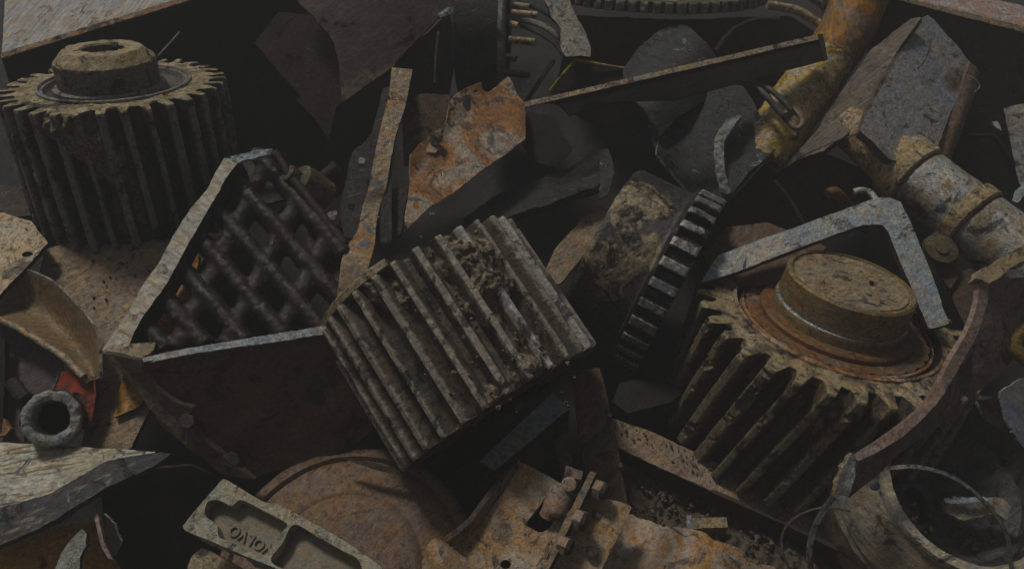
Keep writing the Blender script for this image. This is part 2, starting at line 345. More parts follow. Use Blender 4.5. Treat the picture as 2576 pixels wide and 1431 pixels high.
M['scoop'] = mat('scoop', grime=0.12, ramp=[(0.220, 0.160, 0.094), (0.297, 0.209, 0.121), (0.253, 0.198, 0.143)], scale=14, patch=((0.33, 0.27, 0.20), .2, 50), grit=.35, pit=.2)
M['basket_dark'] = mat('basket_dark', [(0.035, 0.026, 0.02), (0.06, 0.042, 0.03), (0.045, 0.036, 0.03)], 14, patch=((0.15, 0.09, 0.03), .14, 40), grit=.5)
M['flange_mud'] = mat('flange_mud', [(0.06, 0.055, 0.042), (0.10, 0.09, 0.07), (0.075, 0.068, 0.055)], 18, patch=((0.18, 0.165, 0.14), .18, 40), bump=1.0)
M['hub_side'] = mat('hub_side', [(0.15, 0.14, 0.12), (0.24, 0.22, 0.185), (0.19, 0.165, 0.13)], 16, patch=((0.05, 0.04, 0.03), .3, 34), patch2=((0.31, 0.28, 0.23), .2, 40), grit=.5, bump=1.0)
M['rim_white'] = mat('rim_white', grime=0, ramp=[(0.42, 0.47, 0.50), (0.55, 0.57, 0.57), (0.48, 0.50, 0.51)], scale=40, patch=((0.25, 0.26, 0.27), .2, 120), grit=.35, bump=1.0)
M['bar_brown'] = mat('bar_brown', [(0.10, 0.068, 0.045), (0.17, 0.115, 0.075), (0.14, 0.10, 0.07)], 14, patch=((0.26, 0.14, 0.06), .18, 40), grit=.45)
M['yellow_edge'] = mat('yellow_edge', [(0.45, 0.36, 0.06), (0.38, 0.28, 0.05)], 20, patch=((0.12, 0.09, 0.04), .2, 60))

# ------------------------------------------------------------------ geometry kit
def C(u, v, h=0.0):
    """the point seen at (u, v) and h units nearer than the middle of the heap"""
    s = (F - h) / F
    return np.array([(u - CX) * s, -(v - CY) * s, h])


def unit(a):
    a = np.asarray(a, float)
    return a / np.linalg.norm(a)


def frame(a):
    a = unit(a)
    t = np.cross(a, [0, 0, 1.0])
    if np.linalg.norm(t) < 1e-3: t = np.array([1.0, 0, 0])
    t = unit(t)
    return t, np.cross(a, t)


def rs(points, n=None, step=None, smooth=True, closed=False):
    """resample a polyline (any dimension); smooth = Catmull-Rom"""
    p = np.asarray(points, float)
    if closed: p = np.vstack([p, p[:1]])
    if smooth and len(p) > 2:
        if closed: q = np.vstack([p[-2], p, p[1]])
        else: q = np.vstack([2 * p[0] - p[1], p, 2 * p[-1] - p[-2]])
        out = []
        for i in range(1, len(q) - 2):
            t = np.linspace(0, 1, 12, endpoint=False)[:, None]
            a, b, c, d = q[i - 1], q[i], q[i + 1], q[i + 2]
            out.append(0.5 * (2 * b + (c - a) * t + (2 * a - 5 * b + 4 * c - d) * t ** 2 + (3 * b - a - 3 * c + d) * t ** 3))
        p = np.vstack(out + [p[-1:]])
    d = np.r_[0, np.cumsum(np.linalg.norm(np.diff(p, axis=0), axis=1))]
    if n is None: n = max(2, int(round(d[-1] / step)) + 1)
    x = np.linspace(0, d[-1], n)
    r = np.stack([np.interp(x, d, p[:, k]) for k in range(p.shape[1])], 1)
    return r[:-1] if closed else r


def emit(name, V, faces, mats, parent=None, midx=None, dirt=None, sharp=38, smooth=True):
    V = np.asarray(V, float)
    W = to_world(V)
    c = W.mean(0)
    me = bpy.data.meshes.new(name)
    me.from_pydata((W - c).tolist(), [], [list(map(int, f)) for f in faces])
    if not isinstance(mats, (list, tuple)): mats = [mats]
    for m in mats: me.materials.append(M[m] if isinstance(m, str) else m)
    if midx is not None: me.polygons.foreach_set('material_index', np.asarray(midx, np.int32))
    if dirt is not None:
        a = me.attributes.new('dirt', 'FLOAT', 'POINT')
        a.data.foreach_set('value', np.asarray(dirt, np.float32))
    me.update()
    if smooth:
        me.polygons.foreach_set('use_smooth', np.ones(len(me.polygons), bool))
        if sharp: me.set_sharp_from_angle(angle=math.radians(sharp))
    o = bpy.data.objects.new(name, me)
    COL.objects.link(o)
    o.location = Vector(c)
    if parent is not None:
        o.parent = parent
        pl = Vector((0, 0, 0)); q = parent
        while q is not None:
            pl = pl + q.location; q = q.parent
        o.location = Vector(c) - pl
    return o


def tag(o, label, cat, group=None, kind=None):
    if label: o['label'] = label
    if cat: o['category'] = cat
    if group: o['group'] = group
    if kind: o['kind'] = kind
    return o


def thing(name, label, cat, at, group=None):
    o = bpy.data.objects.new(name, None)
    o.empty_display_size = 0.02
    COL.objects.link(o)
    o.location = Vector(to_world([at])[0])
    return tag(o, label, cat, group)


def vnormals(V, F3):
    n = np.zeros_like(V)
    a, b, c = V[F3[:, 0]], V[F3[:, 1]], V[F3[:, 2]]
    fn = np.cross(b - a, c - a)
    for k in range(3): np.add.at(n, F3[:, k], fn)
    return n / np.maximum(1e-9, np.linalg.norm(n, axis=1))[:, None]


def plane(u0, v0, h0, gx=0.0, gy=0.0, fn=None):
    """surface through the point seen at (u0, v0, h0) rising towards the camera by gx to the right and gy downwards"""
    p0 = C(u0, v0, h0)
    n = unit(np.cross([1.0, 0, gx], [0, 1.0, -gy]))

    def f(uv):
        uv = np.asarray(uv, float)
        d = np.stack([uv[:, 0] - CX, -(uv[:, 1] - CY), -F * np.ones(len(uv))], 1)
        o = np.array([0, 0, F])
        t = ((p0 - o) @ n) / (d @ n)
        P = o + d * t[:, None]
        if fn is not None: P = P + n * fn(uv[:, 0], uv[:, 1])[:, None]
        return P
    return f


def smoothed(outline):
    return rs(outline, step=8, smooth=True, closed=True)


def plate(name, outline, surf, th, mats, parent=None, grid=20, jag=1.2, rough=1.5, rsize=60, holes=(), smooth=False, dirt=None, sharp=38, step=9, back=True):
    """a sheet or slab with the outline, lying on surf, th thick, with wavy faces and uneven edges; mats = face, edge"""
    loops = []
    for k, ol in enumerate([outline] + list(holes)):
        q = rs(ol, step=step, smooth=smooth or k > 0, closed=True)
        nn = np.stack([q[:, 0], q[:, 1], np.zeros(len(q))], 1)
        j = jag if k == 0 else jag * .4
        q = q + np.stack([fbm(nn, 9, 2, 3.1 + k) - .5, fbm(nn, 9, 2, 41.7 + k) - .5], 1) * 2.4 * j + np.stack([fbm(nn, 34, 1, 8.3) - .5, fbm(nn, 34, 1, 77.7) - .5], 1) * 1.6 * j
        loops.append(q)
    pts = [tuple(p) for q in loops for p in q]
    edges, base = [], 0
    for q in loops:
        m = len(q)
        edges += [(base + i, base + (i + 1) % m) for i in range(m)]
        base += m

    def inside(x, y, q):
        x1, y1 = q[:, 0], q[:, 1]
        x2, y2 = np.roll(x1, -1), np.roll(y1, -1)
        c = ((y1[None] > y[:, None]) != (y2[None] > y[:, None]))
        with np.errstate(divide='ignore', invalid='ignore'):
            xi = (x2 - x1)[None] * (y[:, None] - y1[None]) / (y2 - y1)[None] + x1[None]
        return (c & (x[:, None] < xi)).sum(1) % 2 == 1
    lo, hi = loops[0].min(0), loops[0].max(0)
    gx, gy = np.meshgrid(np.arange(lo[0], hi[0], grid), np.arange(lo[1], hi[1], grid))
    g = np.stack([gx.ravel(), gy.ravel()], 1) + rng.uniform(-.2, .2, (gx.size, 2)) * grid
    if len(g):
        ok = inside(g[:, 0], g[:, 1], loops[0])
        for q in loops[1:]: ok &= ~inside(g[:, 0], g[:, 1], q)
        allp = np.vstack(loops)
        g = g[ok]
        if len(g):
            dmin = np.array([np.min((allp[:, 0] - p[0]) ** 2 + (allp[:, 1] - p[1]) ** 2) for p in g])
            g = g[dmin > (grid * .35) ** 2]
        pts += [tuple(p) for p in g]
    vs, es, fs, *_ = delaunay_2d_cdt([Vector(p) for p in pts], edges, [], 0, 1e-4)
    uv = np.array([(v.x, v.y) for v in vs])
    T = np.array([list(f) for f in fs])
    cen = uv[T].mean(1)
    ok = inside(cen[:, 0], cen[:, 1], loops[0])
    for q in loops[1:]: ok &= ~inside(cen[:, 0], cen[:, 1], q)
    T = T[ok]
    V = surf(uv)
    N = vnormals(V, T)
    flip = N[:, 2].mean() < 0
    if flip: T = T[:, ::-1]; N = -N
    V = V + N * ((fbm(V, rsize, 3, 5.5) - .5) * 2 * rough)[:, None]
    N = vnormals(V, T)
    n = len(V)
    e = {}
    for t in T:
        for k in range(3):
            a, b = t[k], t[(k + 1) % 3]
            if (b, a) in e: del e[(b, a)]
            else: e[(a, b)] = 1
    Bv = V - N * th
    allv = np.vstack([V, Bv])
    faces = [tuple(t) for t in T] + [tuple(t[::-1] + n) for t in T]
    mi = [0] * (2 * len(T))
    for a, b in e:
        faces.append((b, a, a + n, b + n)); mi.append(1 if isinstance(mats, (list, tuple)) and len(mats) > 1 else 0)
    dd = None
    if dirt is not None:
        d0 = dirt(uv[:, 0], uv[:, 1]); dd = np.r_[d0, d0 * 0]
    return emit(name, allv, faces, mats, parent, mi, dd, sharp)


def loft(name, curves, th, mats, parent=None, n=40, m=6, smooth=True, rough=1.0, rsize=50, jag=0.8, sharp=38, edge=None, closed=False):
    """a curved sheet through a row of curves given as (u, v, h) points, th thick"""
    cs = [rs([C(*p) for p in c], n=n, smooth=smooth) for c in curves]
    A = np.stack(cs)                       # k, n, 3
    if len(cs) == 2:
        t = np.linspace(0, 1, m)[:, None, None]
        A = A[0][None] * (1 - t) + A[1][None] * t
    else:
        A = np.stack([rs(A[:, i], n=m, smooth=True) for i in range(n)], 1)
    m = A.shape[0]
    V = A.reshape(-1, 3)
    T = []
    for i in range(m - 1):
        for j in range(n - 1):
            a = i * n + j
            T += [(a, a + 1, a + n), (a + 1, a + n + 1, a + n)]
    T = np.array(T)
    N = vnormals(V, T)
    if N[:, 2].mean() < 0: T = T[:, ::-1]; N = -N
    V = V + N * ((fbm(V, rsize, 3, 2.2) - .5) * 2 * rough)[:, None] + (np.stack([fbm(V, 10, 2, 1.1), fbm(V, 10, 2, 31.1), fbm(V, 10, 2, 61.1)], 1) - .5) * 2 * jag
    k = len(V)
    allv = np.vstack([V, V - N * th])
    faces = [tuple(t) for t in T] + [tuple(t[::-1] + k) for t in T]
    mi = [0] * (2 * len(T))
    e = {}
    for t in T:
        for q in range(3):
            a, b = t[q], t[(q + 1) % 3]
            if (b, a) in e: del e[(b, a)]
            else: e[(a, b)] = 1
    multi = isinstance(mats, (list, tuple)) and len(mats) > 1
    for a, b in e:
        faces.append((b, a, a + k, b + k)); mi.append(1 if multi else 0)
    return emit(name, allv, faces, mats, parent, mi, None, sharp)


def revolve(name, c, axis, prof, mats, parent=None, n=128, th0=0.0, th1=2 * math.pi, rough=0.8, rsize=40, step=8, band=None, sharp=35, dirt=None, flatten=None, squash=1.0, closed_ends=False):
    """profile rows (radius, distance down the axis from c); band = list of (from row point, material index)"""
    a = unit(axis)
    t, b = frame(a)
    rows, seg = [], []
    prof = [tuple(p) for p in prof]
    for i in range(len(prof) - 1):
        p, q = np.array(prof[i], float), np.array(prof[i + 1], float)
        k = max(1, int(np.linalg.norm(q - p) / step))
        for j in range(k):
            rows.append(p + (q - p) * j / k); seg.append(i)
    rows.append(np.array(prof[-1], float)); seg.append(len(prof) - 2)
    full = abs(th1 - th0) > 6.28
    th = np.linspace(th0, th1, n, endpoint=not full)
    V = []
    for r, s in rows:
        r = max(r, 0.01)
        V.append(np.asarray(c)[None] - a[None] * s + r * (np.cos(th)[:, None] * t + squash * np.sin(th)[:, None] * b))
    V = np.vstack(V)
    m = len(rows)
    V0 = V.copy()
    faces, mi = [], []
    jn = n if full else n - 1
    for i in range(m - 1):
        for j in range(jn):
            k = (j + 1) % n
            faces.append((i * n + j, (i + 1) * n + j, (i + 1) * n + k, i * n + k))
            mi.append(band[seg[i]] if band else 0)
    T = np.array([(f[0], f[1], f[2]) for f in faces] + [(f[0], f[2], f[3]) for f in faces])
    N = vnormals(V, T)
    if rough: V = V + N * ((fbm(V0, rsize, 3, 9.9) - .5) * 2 * rough)[:, None]
    dd = None
    if dirt is not None:
        lift, dd = dirt(V0)
        V = V + N * lift[:, None]
    return emit(name, V, faces, mats, parent, mi, dd, sharp)


def tube(name, path, rad, mats, parent=None, sides=14, step=8, rough=0.5, smooth=True, hook=None, flat=1.0, cap=True):
    """a bar or tube along (u, v, h) points; rad = number or list of (fraction, radius)"""
    p = rs([C(*q) for q in path], step=step, smooth=smooth)
    n = len(p)
    tg = np.gradient(p, axis=0)
    tg /= np.linalg.norm(tg, axis=1)[:, None]
    if isinstance(rad, (int, float)): R = np.full(n, float(rad))
    else:
        x = np.array(rad, float); R = np.interp(np.linspace(0, 1, n), x[:, 0], x[:, 1])
    up = np.array([0.1, 0.2, 1.0])
    V = []
    for i in range(n):
        s = unit(np.cross(tg[i], up)); w = np.cross(s, tg[i])
        a = np.linspace(0, 2 * np.pi, sides, endpoint=False)
        V.append(p[i] + R[i] * (np.cos(a)[:, None] * s + flat * np.sin(a)[:, None] * w))
    V = np.vstack(V)
    faces = []
    for i in range(n - 1):
        for j in range(sides):
            k = (j + 1) % sides
            faces.append((i * sides + j, (i + 1) * sides + j, (i + 1) * sides + k, i * sides + k))
    if cap:
        faces.append(tuple(range(sides)))
        faces.append(tuple((n - 1) * sides + j for j in range(sides))[::-1])
    V = V + (np.stack([fbm(V, 14, 2, 1.7), fbm(V, 14, 2, 51.7), fbm(V, 14, 2, 91.7)], 1) - .5) * 2 * rough
    # outward winding
    f = faces[0]
    nn = np.cross(V[f[1]] - V[f[0]], V[f[2]] - V[f[0]])
    if nn @ (V[f[0]] - p[0]) < 0: faces = [q[::-1] for q in faces]
    return emit(name, V, faces, mats, parent, None, None, 50)


def gear(parent, c, axis, R, root, L, n, inner, mats, helix=0.0, tip=0.30, flank=0.16, soil=None, soil_level=0.0, per=28, nz=96, chip=5.0, top_mud=2.5, phase=0.0, top_rows=16, name='toothed_body', end_round=6.0, shiny=()):
    """toothed cylinder: c = middle of the visible end, L long away from it; soil(u, v) = how much soil sits in the gaps there"""
    a = unit(axis)
    t, b = frame(a)
    nth = n * per
    th = np.linspace(0, 2 * np.pi, nth, endpoint=False)
    s = np.linspace(0, L, nz)
    TH, SS = np.meshgrid(th, s)
    ph = (n * (TH + helix * SS / L) / (2 * np.pi) + phase) % 1.0
    tid = (np.floor(n * (TH + helix * SS / L) / (2 * np.pi) + phase) % n).astype(int)
    tr = np.random.default_rng(n * 7 + int(R))
    tw, thh = tr.uniform(-.045, .045, n)[tid], tr.uniform(-1, 1, n)[tid]
    d = np.abs(ph - .5 + tr.uniform(-.03, .03, n)[tid]) - tw
    x = np.clip((tip / 2 + flank - d) / flank, 0, 1)
    f = x * x * (3 - 2 * x) * .5 + x * .5
    base = c[None] - a[None] * SS.ravel()[:, None] + R * (np.cos(TH.ravel())[:, None] * t + np.sin(TH.ravel())[:, None] * b)
    ch = fbm(base, 30, 3, 4.4).reshape(TH.shape)
    chips = np.clip((ch - .60) * 6, 0, 1) * chip
    er = np.clip(1 - np.minimum(SS, L - SS) / end_round, 0, 1) ** 2 * end_round * .5
    rr = root + (R - root) * f * (1 - .05 + .05 * thh) - chips * f - er * f + (fbm(base, 12, 2, 2.0).reshape(TH.shape) - .5) * 2.0
    q = base
    sc = F / (F - q[:, 2])
    uu, vv = CX + q[:, 0] * sc, CY - q[:, 1] * sc
    sm = (soil(uu, vv) if soil else np.zeros(len(q))) + (fbm(q, 55, 3, 12.0) - .5) * 1.3 + soil_level
    sm = np.clip(sm, 0, 1).reshape(TH.shape)
    lump = fbm(q, 9, 3, 7.0).reshape(TH.shape)
    rd = root - 3 + (R - root + 2) * np.clip(sm * 1.25, 0, 1.08) + (lump - .5) * 24 * np.clip(sm * 2, 0, 1)
    rf = np.maximum(rr, rd)
    dirt = np.clip((rd - rr) / 4 + .4, 0, 1) * (sm > .05)
    side = c[None] - a[None] * SS.ravel()[:, None] + rf.ravel()[:, None] * (np.cos(TH.ravel())[:, None] * t + np.sin(TH.ravel())[:, None] * b)
    wv = f * (1 - dirt)
    for (su, sv) in shiny:
        dd2 = (uu - su) ** 2 + (vv - sv) ** 2 + np.where(q[:, 2] < c[2], 1e9, 0) + np.where(f.ravel() < .9, 1e9, 0)
        k0 = int(np.argmin(dd2))
        wv = wv + .9 * (tid == tid.ravel()[k0]) * (f > .5)
    V = [side]; D = [dirt.ravel()]; Wn = [wv.ravel()]
    faces, mi = [], []
    for i in range(nz - 1):
        for j in range(nth):
            k = (j + 1) % nth
            faces.append((i * nth + j, (i + 1) * nth + j, (i + 1) * nth + k, i * nth + k)); mi.append(0)
    # visible end
    off = nz * nth
    r0 = rf[0]
    for w in range(1, top_rows + 1):
        fr = w / top_rows
        r = r0 + (inner - r0) * fr ** 1.0
        P = c[None] + r[:, None] * (np.cos(th)[:, None] * t + np.sin(th)[:, None] * b)
        mud = np.clip(fbm(P, 26, 4, 3.3) - .42, 0, 1) * 5 * top_mud * (fr < .97)
        V.append(P + a[None] * (mud + 0.0)[:, None]); D.append(np.clip(fbm(P, 30, 3, 6.1) * 2.2 - .7, 0, 1)); Wn.append(np.zeros(nth))
    for w in range(top_rows):
        o0 = 0 if w == 0 else off + (w - 1) * nth
        o1 = off + w * nth
        for j in range(nth):
            k = (j + 1) % nth
            faces.append((o0 + j, o0 + k, o1 + k, o1 + j)); mi.append(1)
    o2 = off + top_rows * nth
    V.append((c - a * L)[None]); D.append(np.zeros(1)); Wn.append(np.zeros(1))
    lb = (nz - 1) * nth
    for j in range(nth):
        faces.append((lb + j, o2, lb + (j + 1) % nth)); mi.append(0)
    o = emit(name, np.vstack(V), faces, mats, parent, mi, np.concatenate(D), 42)
    wa = o.data.attributes.new('worn', 'FLOAT', 'POINT')
    wa.data.foreach_set('value', np.concatenate(Wn).astype(np.float32))
    return o


def blobs(*B):
    """soil cover: (u, v, radius, amount) spots in the picture of the thing"""
    def f(u, v):
        r = np.zeros(len(u))
        for (x, y, q, k) in B: r = r + k * np.exp(-((u - x) ** 2 + (v - y) ** 2) / (q * q))
        return r
    return f


def prism(name, c, axis, radius, height, mats, parent=None, n=6, chamfer=.12, spin=0.0, rough=.4):
    """hexagon head or nut standing on c along axis"""
    a = unit(axis); t, b = frame(a)
    V = []
    for (r, s) in ((radius, 0), (radius, height * (1 - chamfer)), (radius * (1 - chamfer), height)):
        th = np.arange(n) * 2 * np.pi / n + spin
        V.append(c + a * s + r * (np.cos(th)[:, None] * t + np.sin(th)[:, None] * b))
    V = np.vstack(V)
    faces = []
    for i in range(2):
        for j in range(n):
            k = (j + 1) % n
            faces.append((i * n + j, i * n + k, (i + 1) * n + k, (i + 1) * n + j))
    faces.append(tuple(2 * n + j for j in range(n)))
    faces.append(tuple(range(n))[::-1])
    V = V + (np.stack([fbm(V, 10, 2, 1.7), fbm(V, 10, 2, 51.7), fbm(V, 10, 2, 91.7)], 1) - .5) * 2 * rough
    return emit(name, V, faces, mats, parent, None, None, 25)


def hull_box(name, top, depth, dirv, mats, parent=None, rough=1.0, sub=14, jag=.8):
    """solid whose front is the quad `top` of (u, v, h) corners, going back `depth` along dirv; finely divided so its faces are uneven"""
    q = [C(*p) for p in top]
    d = unit(dirv) * depth
    r = [p + d for p in q]
    V, faces, mi = [], [], []

    def quad(a, b, c_, e, k):
        n1 = max(2, int(max(np.linalg.norm(b - a), np.linalg.norm(c_ - e)) / sub)); n2 = max(2, int(max(np.linalg.norm(e - a), np.linalg.norm(c_ - b)) / sub))
        base = len(V)
        for i in range(n1 + 1):
            for j in range(n2 + 1):
                x, y = i / n1, j / n2
                V.append((a * (1 - x) + b * x) * (1 - y) + (e * (1 - x) + c_ * x) * y)
        for i in range(n1):
            for j in range(n2):
                o = base + i * (n2 + 1) + j
                faces.append((o, o + n2 + 1, o + n2 + 2, o + 1)); mi.append(k)
    k1 = 1 if isinstance(mats, (list, tuple)) and len(mats) > 1 else 0
    quad(q[0], q[1], q[2], q[3], 0)
    quad(r[3], r[2], r[1], r[0], k1)
    for i in range(4):
        j = (i + 1) % 4
        quad(q[i], r[i], r[j], q[j], k1)
    V = np.array(V)
    V = V + (np.stack([fbm(V, 45, 3, 1.7), fbm(V, 45, 3, 51.7), fbm(V, 45, 3, 91.7)], 1) - .5) * 2 * rough + (np.stack([fbm(V, 11, 2, 1.7), fbm(V, 11, 2, 51.7), fbm(V, 11, 2, 91.7)], 1) - .5) * 2 * jag
    return emit(name, V, faces, mats, parent, mi, None, 30)


def clods(name, spots, mats, parent=None, k=1.0):
    """small lumps of soil: (position, size)"""
    V, faces, D = [], [], []
    for (p, s) in spots:
        base = len(V)
        nu, nv = 7, 5
        for i in range(nv + 1):
            for j in range(nu):
                th, ph = 2 * math.pi * j / nu, math.pi * i / nv
                d = np.array([math.sin(ph) * math.cos(th), math.sin(ph) * math.sin(th), math.cos(ph)])
                V.append(p + d * s * (0.6 + 0.8 * random.random()))
        for i in range(nv):
            for j in range(nu):
                faces.append((base + i * nu + j, base + (i + 1) * nu + j, base + (i + 1) * nu + (j + 1) % nu, base + i * nu + (j + 1) % nu))
    return emit(name, np.array(V), faces, mats, parent, None, np.ones(len(V)), 30)

# ------------------------------------------------------------------ ground under the heap
UP = np.array([0.0, CP, SP])          # straight up, in (right, up, towards the camera)
DOWN = -UP


def ground():
    xs = np.r_[np.linspace(-9000, -2200, 12), np.linspace(-2000, 2000, 110), np.linspace(2200, 9000, 12)]
    ys = np.r_[np.linspace(-2300, -1000, 30), np.linspace(-970, 1200, 90), np.linspace(1400, 6000, 14)]
    X, Y = np.meshgrid(xs, ys)
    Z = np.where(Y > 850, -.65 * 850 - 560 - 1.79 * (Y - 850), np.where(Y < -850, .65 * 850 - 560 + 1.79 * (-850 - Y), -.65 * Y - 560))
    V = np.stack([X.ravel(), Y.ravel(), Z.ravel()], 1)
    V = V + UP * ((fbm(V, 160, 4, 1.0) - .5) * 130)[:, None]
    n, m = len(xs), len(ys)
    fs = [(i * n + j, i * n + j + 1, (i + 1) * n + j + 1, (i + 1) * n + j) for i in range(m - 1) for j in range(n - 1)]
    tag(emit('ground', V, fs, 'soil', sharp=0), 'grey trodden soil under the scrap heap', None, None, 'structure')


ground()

# thin even haze, added only to lift the blacks
def haze():
    x, y0, y1, z0, z1 = 7.5, -3.0, 9.0, -6.0, 1.78
    v = [(sx * x, yy, zz) for zz in (z0, z1) for yy in (y0, y1) for sx in (-1, 1)]
    f = [(0, 2, 3, 1), (4, 5, 7, 6), (0, 1, 5, 4), (2, 6, 7, 3), (0, 4, 6, 2), (1, 3, 7, 5)]
    me = bpy.data.meshes.new('haze'); me.from_pydata(v, [], f); me.update()
    m = bpy.data.materials.new('haze'); m.use_nodes = True
    nt = m.node_tree; nt.nodes.clear()
    o = nt.nodes.new('ShaderNodeOutputMaterial'); pv = nt.nodes.new('ShaderNodeVolumePrincipled')
    pv.inputs['Color'].default_value = (.86, .87, .88, 1)
    pv.inputs['Density'].default_value = HAZE
    nt.links.new(pv.outputs[0], o.inputs['Volume'])
    me.materials.append(m)
    ob = bpy.data.objects.new('haze', me); COL.objects.link(ob)
    ob['kind'] = 'stuff'; ob['label'] = 'thin grey haze added to lift the blacks of the whole heap'


HAZE = 0.08
haze()

# ------------------------------------------------------------------ big pieces at the back
t = thing('steel_beam', 'broad steel beam with worn pale top and orange rim, behind the upright gear', 'beam', C(200, 120, -480))
hull_box('beam_body', [(4, 146, -455), (760, -88, -560), (760, -420, -1000), (22, -150, -860)], 330, DOWN, ['pale_beam', 'black_face'], t, rough=3)  # near-black sides carry the shade of the front face in their colour
loft('rim', [[(4, 134, -452), (250, 58, -486), (500, -19, -520)], [(4, 147, -450), (250, 71, -484), (500, -6, -518)]], 8, 'pale_rim', t, n=50, m=4, jag=2)

t = thing('steel_beam', 'pinkish white steel beam lying along the far right edge of the heap', 'beam', C(2420, 40, -560))
hull_box('beam_body', [(2215, -20, -560), (2640, 84, -560), (2640, 30, -700), (2330, -40, -720)], 420, DOWN, ['pink_beam', 'rust_brown'], t, rough=3)
loft('rim', [[(2215, -22, -556), (2400, 24, -556), (2640, 82, -556)], [(2212, -12, -554), (2397, 36, -554), (2640, 97, -554)]], 8, 'tan', t, n=50, m=4, jag=2)

tag(plate('steel_plate', [(640, 110), (690, 165), (727, 233), (793, 300), (848, 384), (866, 330), (866, 150), (800, 40), (700, 30)], plane(780, 220, -500, .3, -.05), 14, ['basket_dark', 'rust_brown'], jag=2.5, rough=4),
    'dark blade-shaped steel plate pointing down behind the purple-brown plate', 'plate')
tag(plate('steel_plate', [(735, -20), (760, 14), (783, 37), (820, 77), (843, 117), (856, 187), (858, 253), (892, 268), (932, 217), (982, 177), (1005, 143), (1059, 90), (1105, 43), (1180, -20)],
          plane(960, 100, -440, -.1, .1, lambda u, v: 8 * np.sin((u + v) / 120)), 16, ['rust_purple', 'rust_orange'], jag=3, rough=3, dirt=lambda u, v: np.clip((v - 172 + (u - 860) * .25) / 40, 0, 1) * .95),
    'large purple-brown steel plate with dusty lower tip hanging over the gap', 'plate')
tag(loft('torn_edge', [[(1098, 40, -425), (1120, 24, -425), (1150, 8, -428), (1165, -4, -428)], [(1112, 46, -425), (1132, 36, -425), (1158, 18, -428), (1172, 2, -428)]], 8, 'torn_blue', n=30, m=5, rough=5, jag=4),
    'bluish torn metal strip beside the purple-brown plate', 'metal strip')

# drum with pegs
c0 = C(1276, 92, -560)
t = thing('flanged_drum', 'dark steel drum with a thin flange and round pegs near the top edge', 'drum', c0)
revolve('drum_body', c0, (1, -.04, .05), [(20, 8), (150, 8), (190, 10), (190, 150), (140, 160), (10, 160)], 'steel_dark', t, n=80, rough=2)
revolve('flange', c0, (1, -.04, .05), [(120, -2), (212, -2), (216, 4), (214, 16), (150, 17)], 'strip_grey', t, n=96, rough=1)
for (u, v, h, l) in ((1286, 13, -420, 45), (1286, 33, -390, 66), (1280, 100, -350, 66), (1270, 183, -400, 62), (1284, 60, -380, 20), (1276, 143, -360, 22)):
    tube('peg', [(u, v, h), (u + l, v + 6, h + 10)], 10.5, 'tan' if v < 120 else 'steel_dark', t, rough=.8)
for k, (pts, r, m) in enumerate((([(1240, 40, -520), (1289, 47, -520), (1342, 57, -510), (1379, 73, -500), (1412, 98, -490)], 11, 'strip_grey'),
                     ([(1250, 56, -505), (1299, 63, -505), (1342, 77, -500), (1392, 107, -490), (1420, 140, -480)], 8, 'bluegrey'),
                     ([(1300, 6, -540), (1340, 14, -540), (1379, 33, -530), (1410, 60, -520)], 13, 'bluegrey'))):
    tag(tube('bent_band', pts, r, m, flat=.5), ['pale curved metal band behind the pegs of the dark drum', 'thin dark curved band under the pale one beside the pegs', 'wide blue-grey curved band at the top beside the pegs'][k], 'metal band')

tag(plate('metal_strip', [(1366, -20), (1385, 37), (1409, 67), (1409, 113), (1422, 143), (1486, 149), (1489, 133), (1475, 90), (1445, 37), (1428, -20)], plane(1430, 70, -430, .15, .4, lambda u, v: -10 * np.cos((u - 1385) / 30)), 10, ['strip_grey', 'steel_dark'], grid=9, jag=2, rough=4, rsize=20),
    'crusty pale grey metal strip hanging from the top edge', 'metal strip')

# ring gear at the top
ax = np.array([.02, .873, .488])
R0 = 410.0
front = C(1690, 9, -470)
c0 = front + R0 * np.array([0, .488, -.873])
t = thing('ring_gear', 'large flat ring gear showing only its lower rim at the top edge', 'gear', c0)
gear(t, c0, ax, R0, R0 - 14, 34, 66, 300, ['gear_grey', 'gear_brown'], tip=.6, flank=.12, per=16, nz=8, soil_level=-.2, top_rows=6)
tag(tube('curved_pipe', [(1930, 12, -470), (1965, 18, -470), (2005, 27, -465), (2036, 44, -460), (2062, 62, -455)], 13, 'tan', rough=3), 'tan curved pipe end beside the orange pipe at the top', 'pipe')
tag(tube('curved_pipe', [(2040, -10, -500), (2065, 6, -500), (2085, 30, -500)], 15, 'strip_grey', rough=3), 'short grey pipe stub against the orange pipe at the top', 'pipe')

# open box with yellow edges
t = thing('open_box', 'dark open steel box with yellow painted edges beside the pale strip', 'box', C(1480, 200, -480))
plate('side_panel', [(1447, 152), (1590, 175), (1570, 250), (1430, 290), (1383, 228)], plane(1470, 200, -480, .1, .1), 20, 'black_face', t)
tube('edge', [(1383, 230, -465), (1415, 190, -465), (1447, 153, -465)], 5.5, 'yellow_edge', t)
tube('edge', [(1447, 153, -465), (1490, 159, -465), (1515, 164, -465)], 5, 'yellow_edge', t)
tube('edge', [(1515, 164, -465), (1545, 169, -465), (1590, 175, -465)], 5, 'rust_orange', t)
tag(plate('flat_bar', [(1312, 262), (1325, 262), (1400, 150), (1388, 150)], plane(1360, 200, -500, 0, .2), 10, 'steel_dark'), 'thin dark bar leaning beside the yellow-edged box', 'bar')

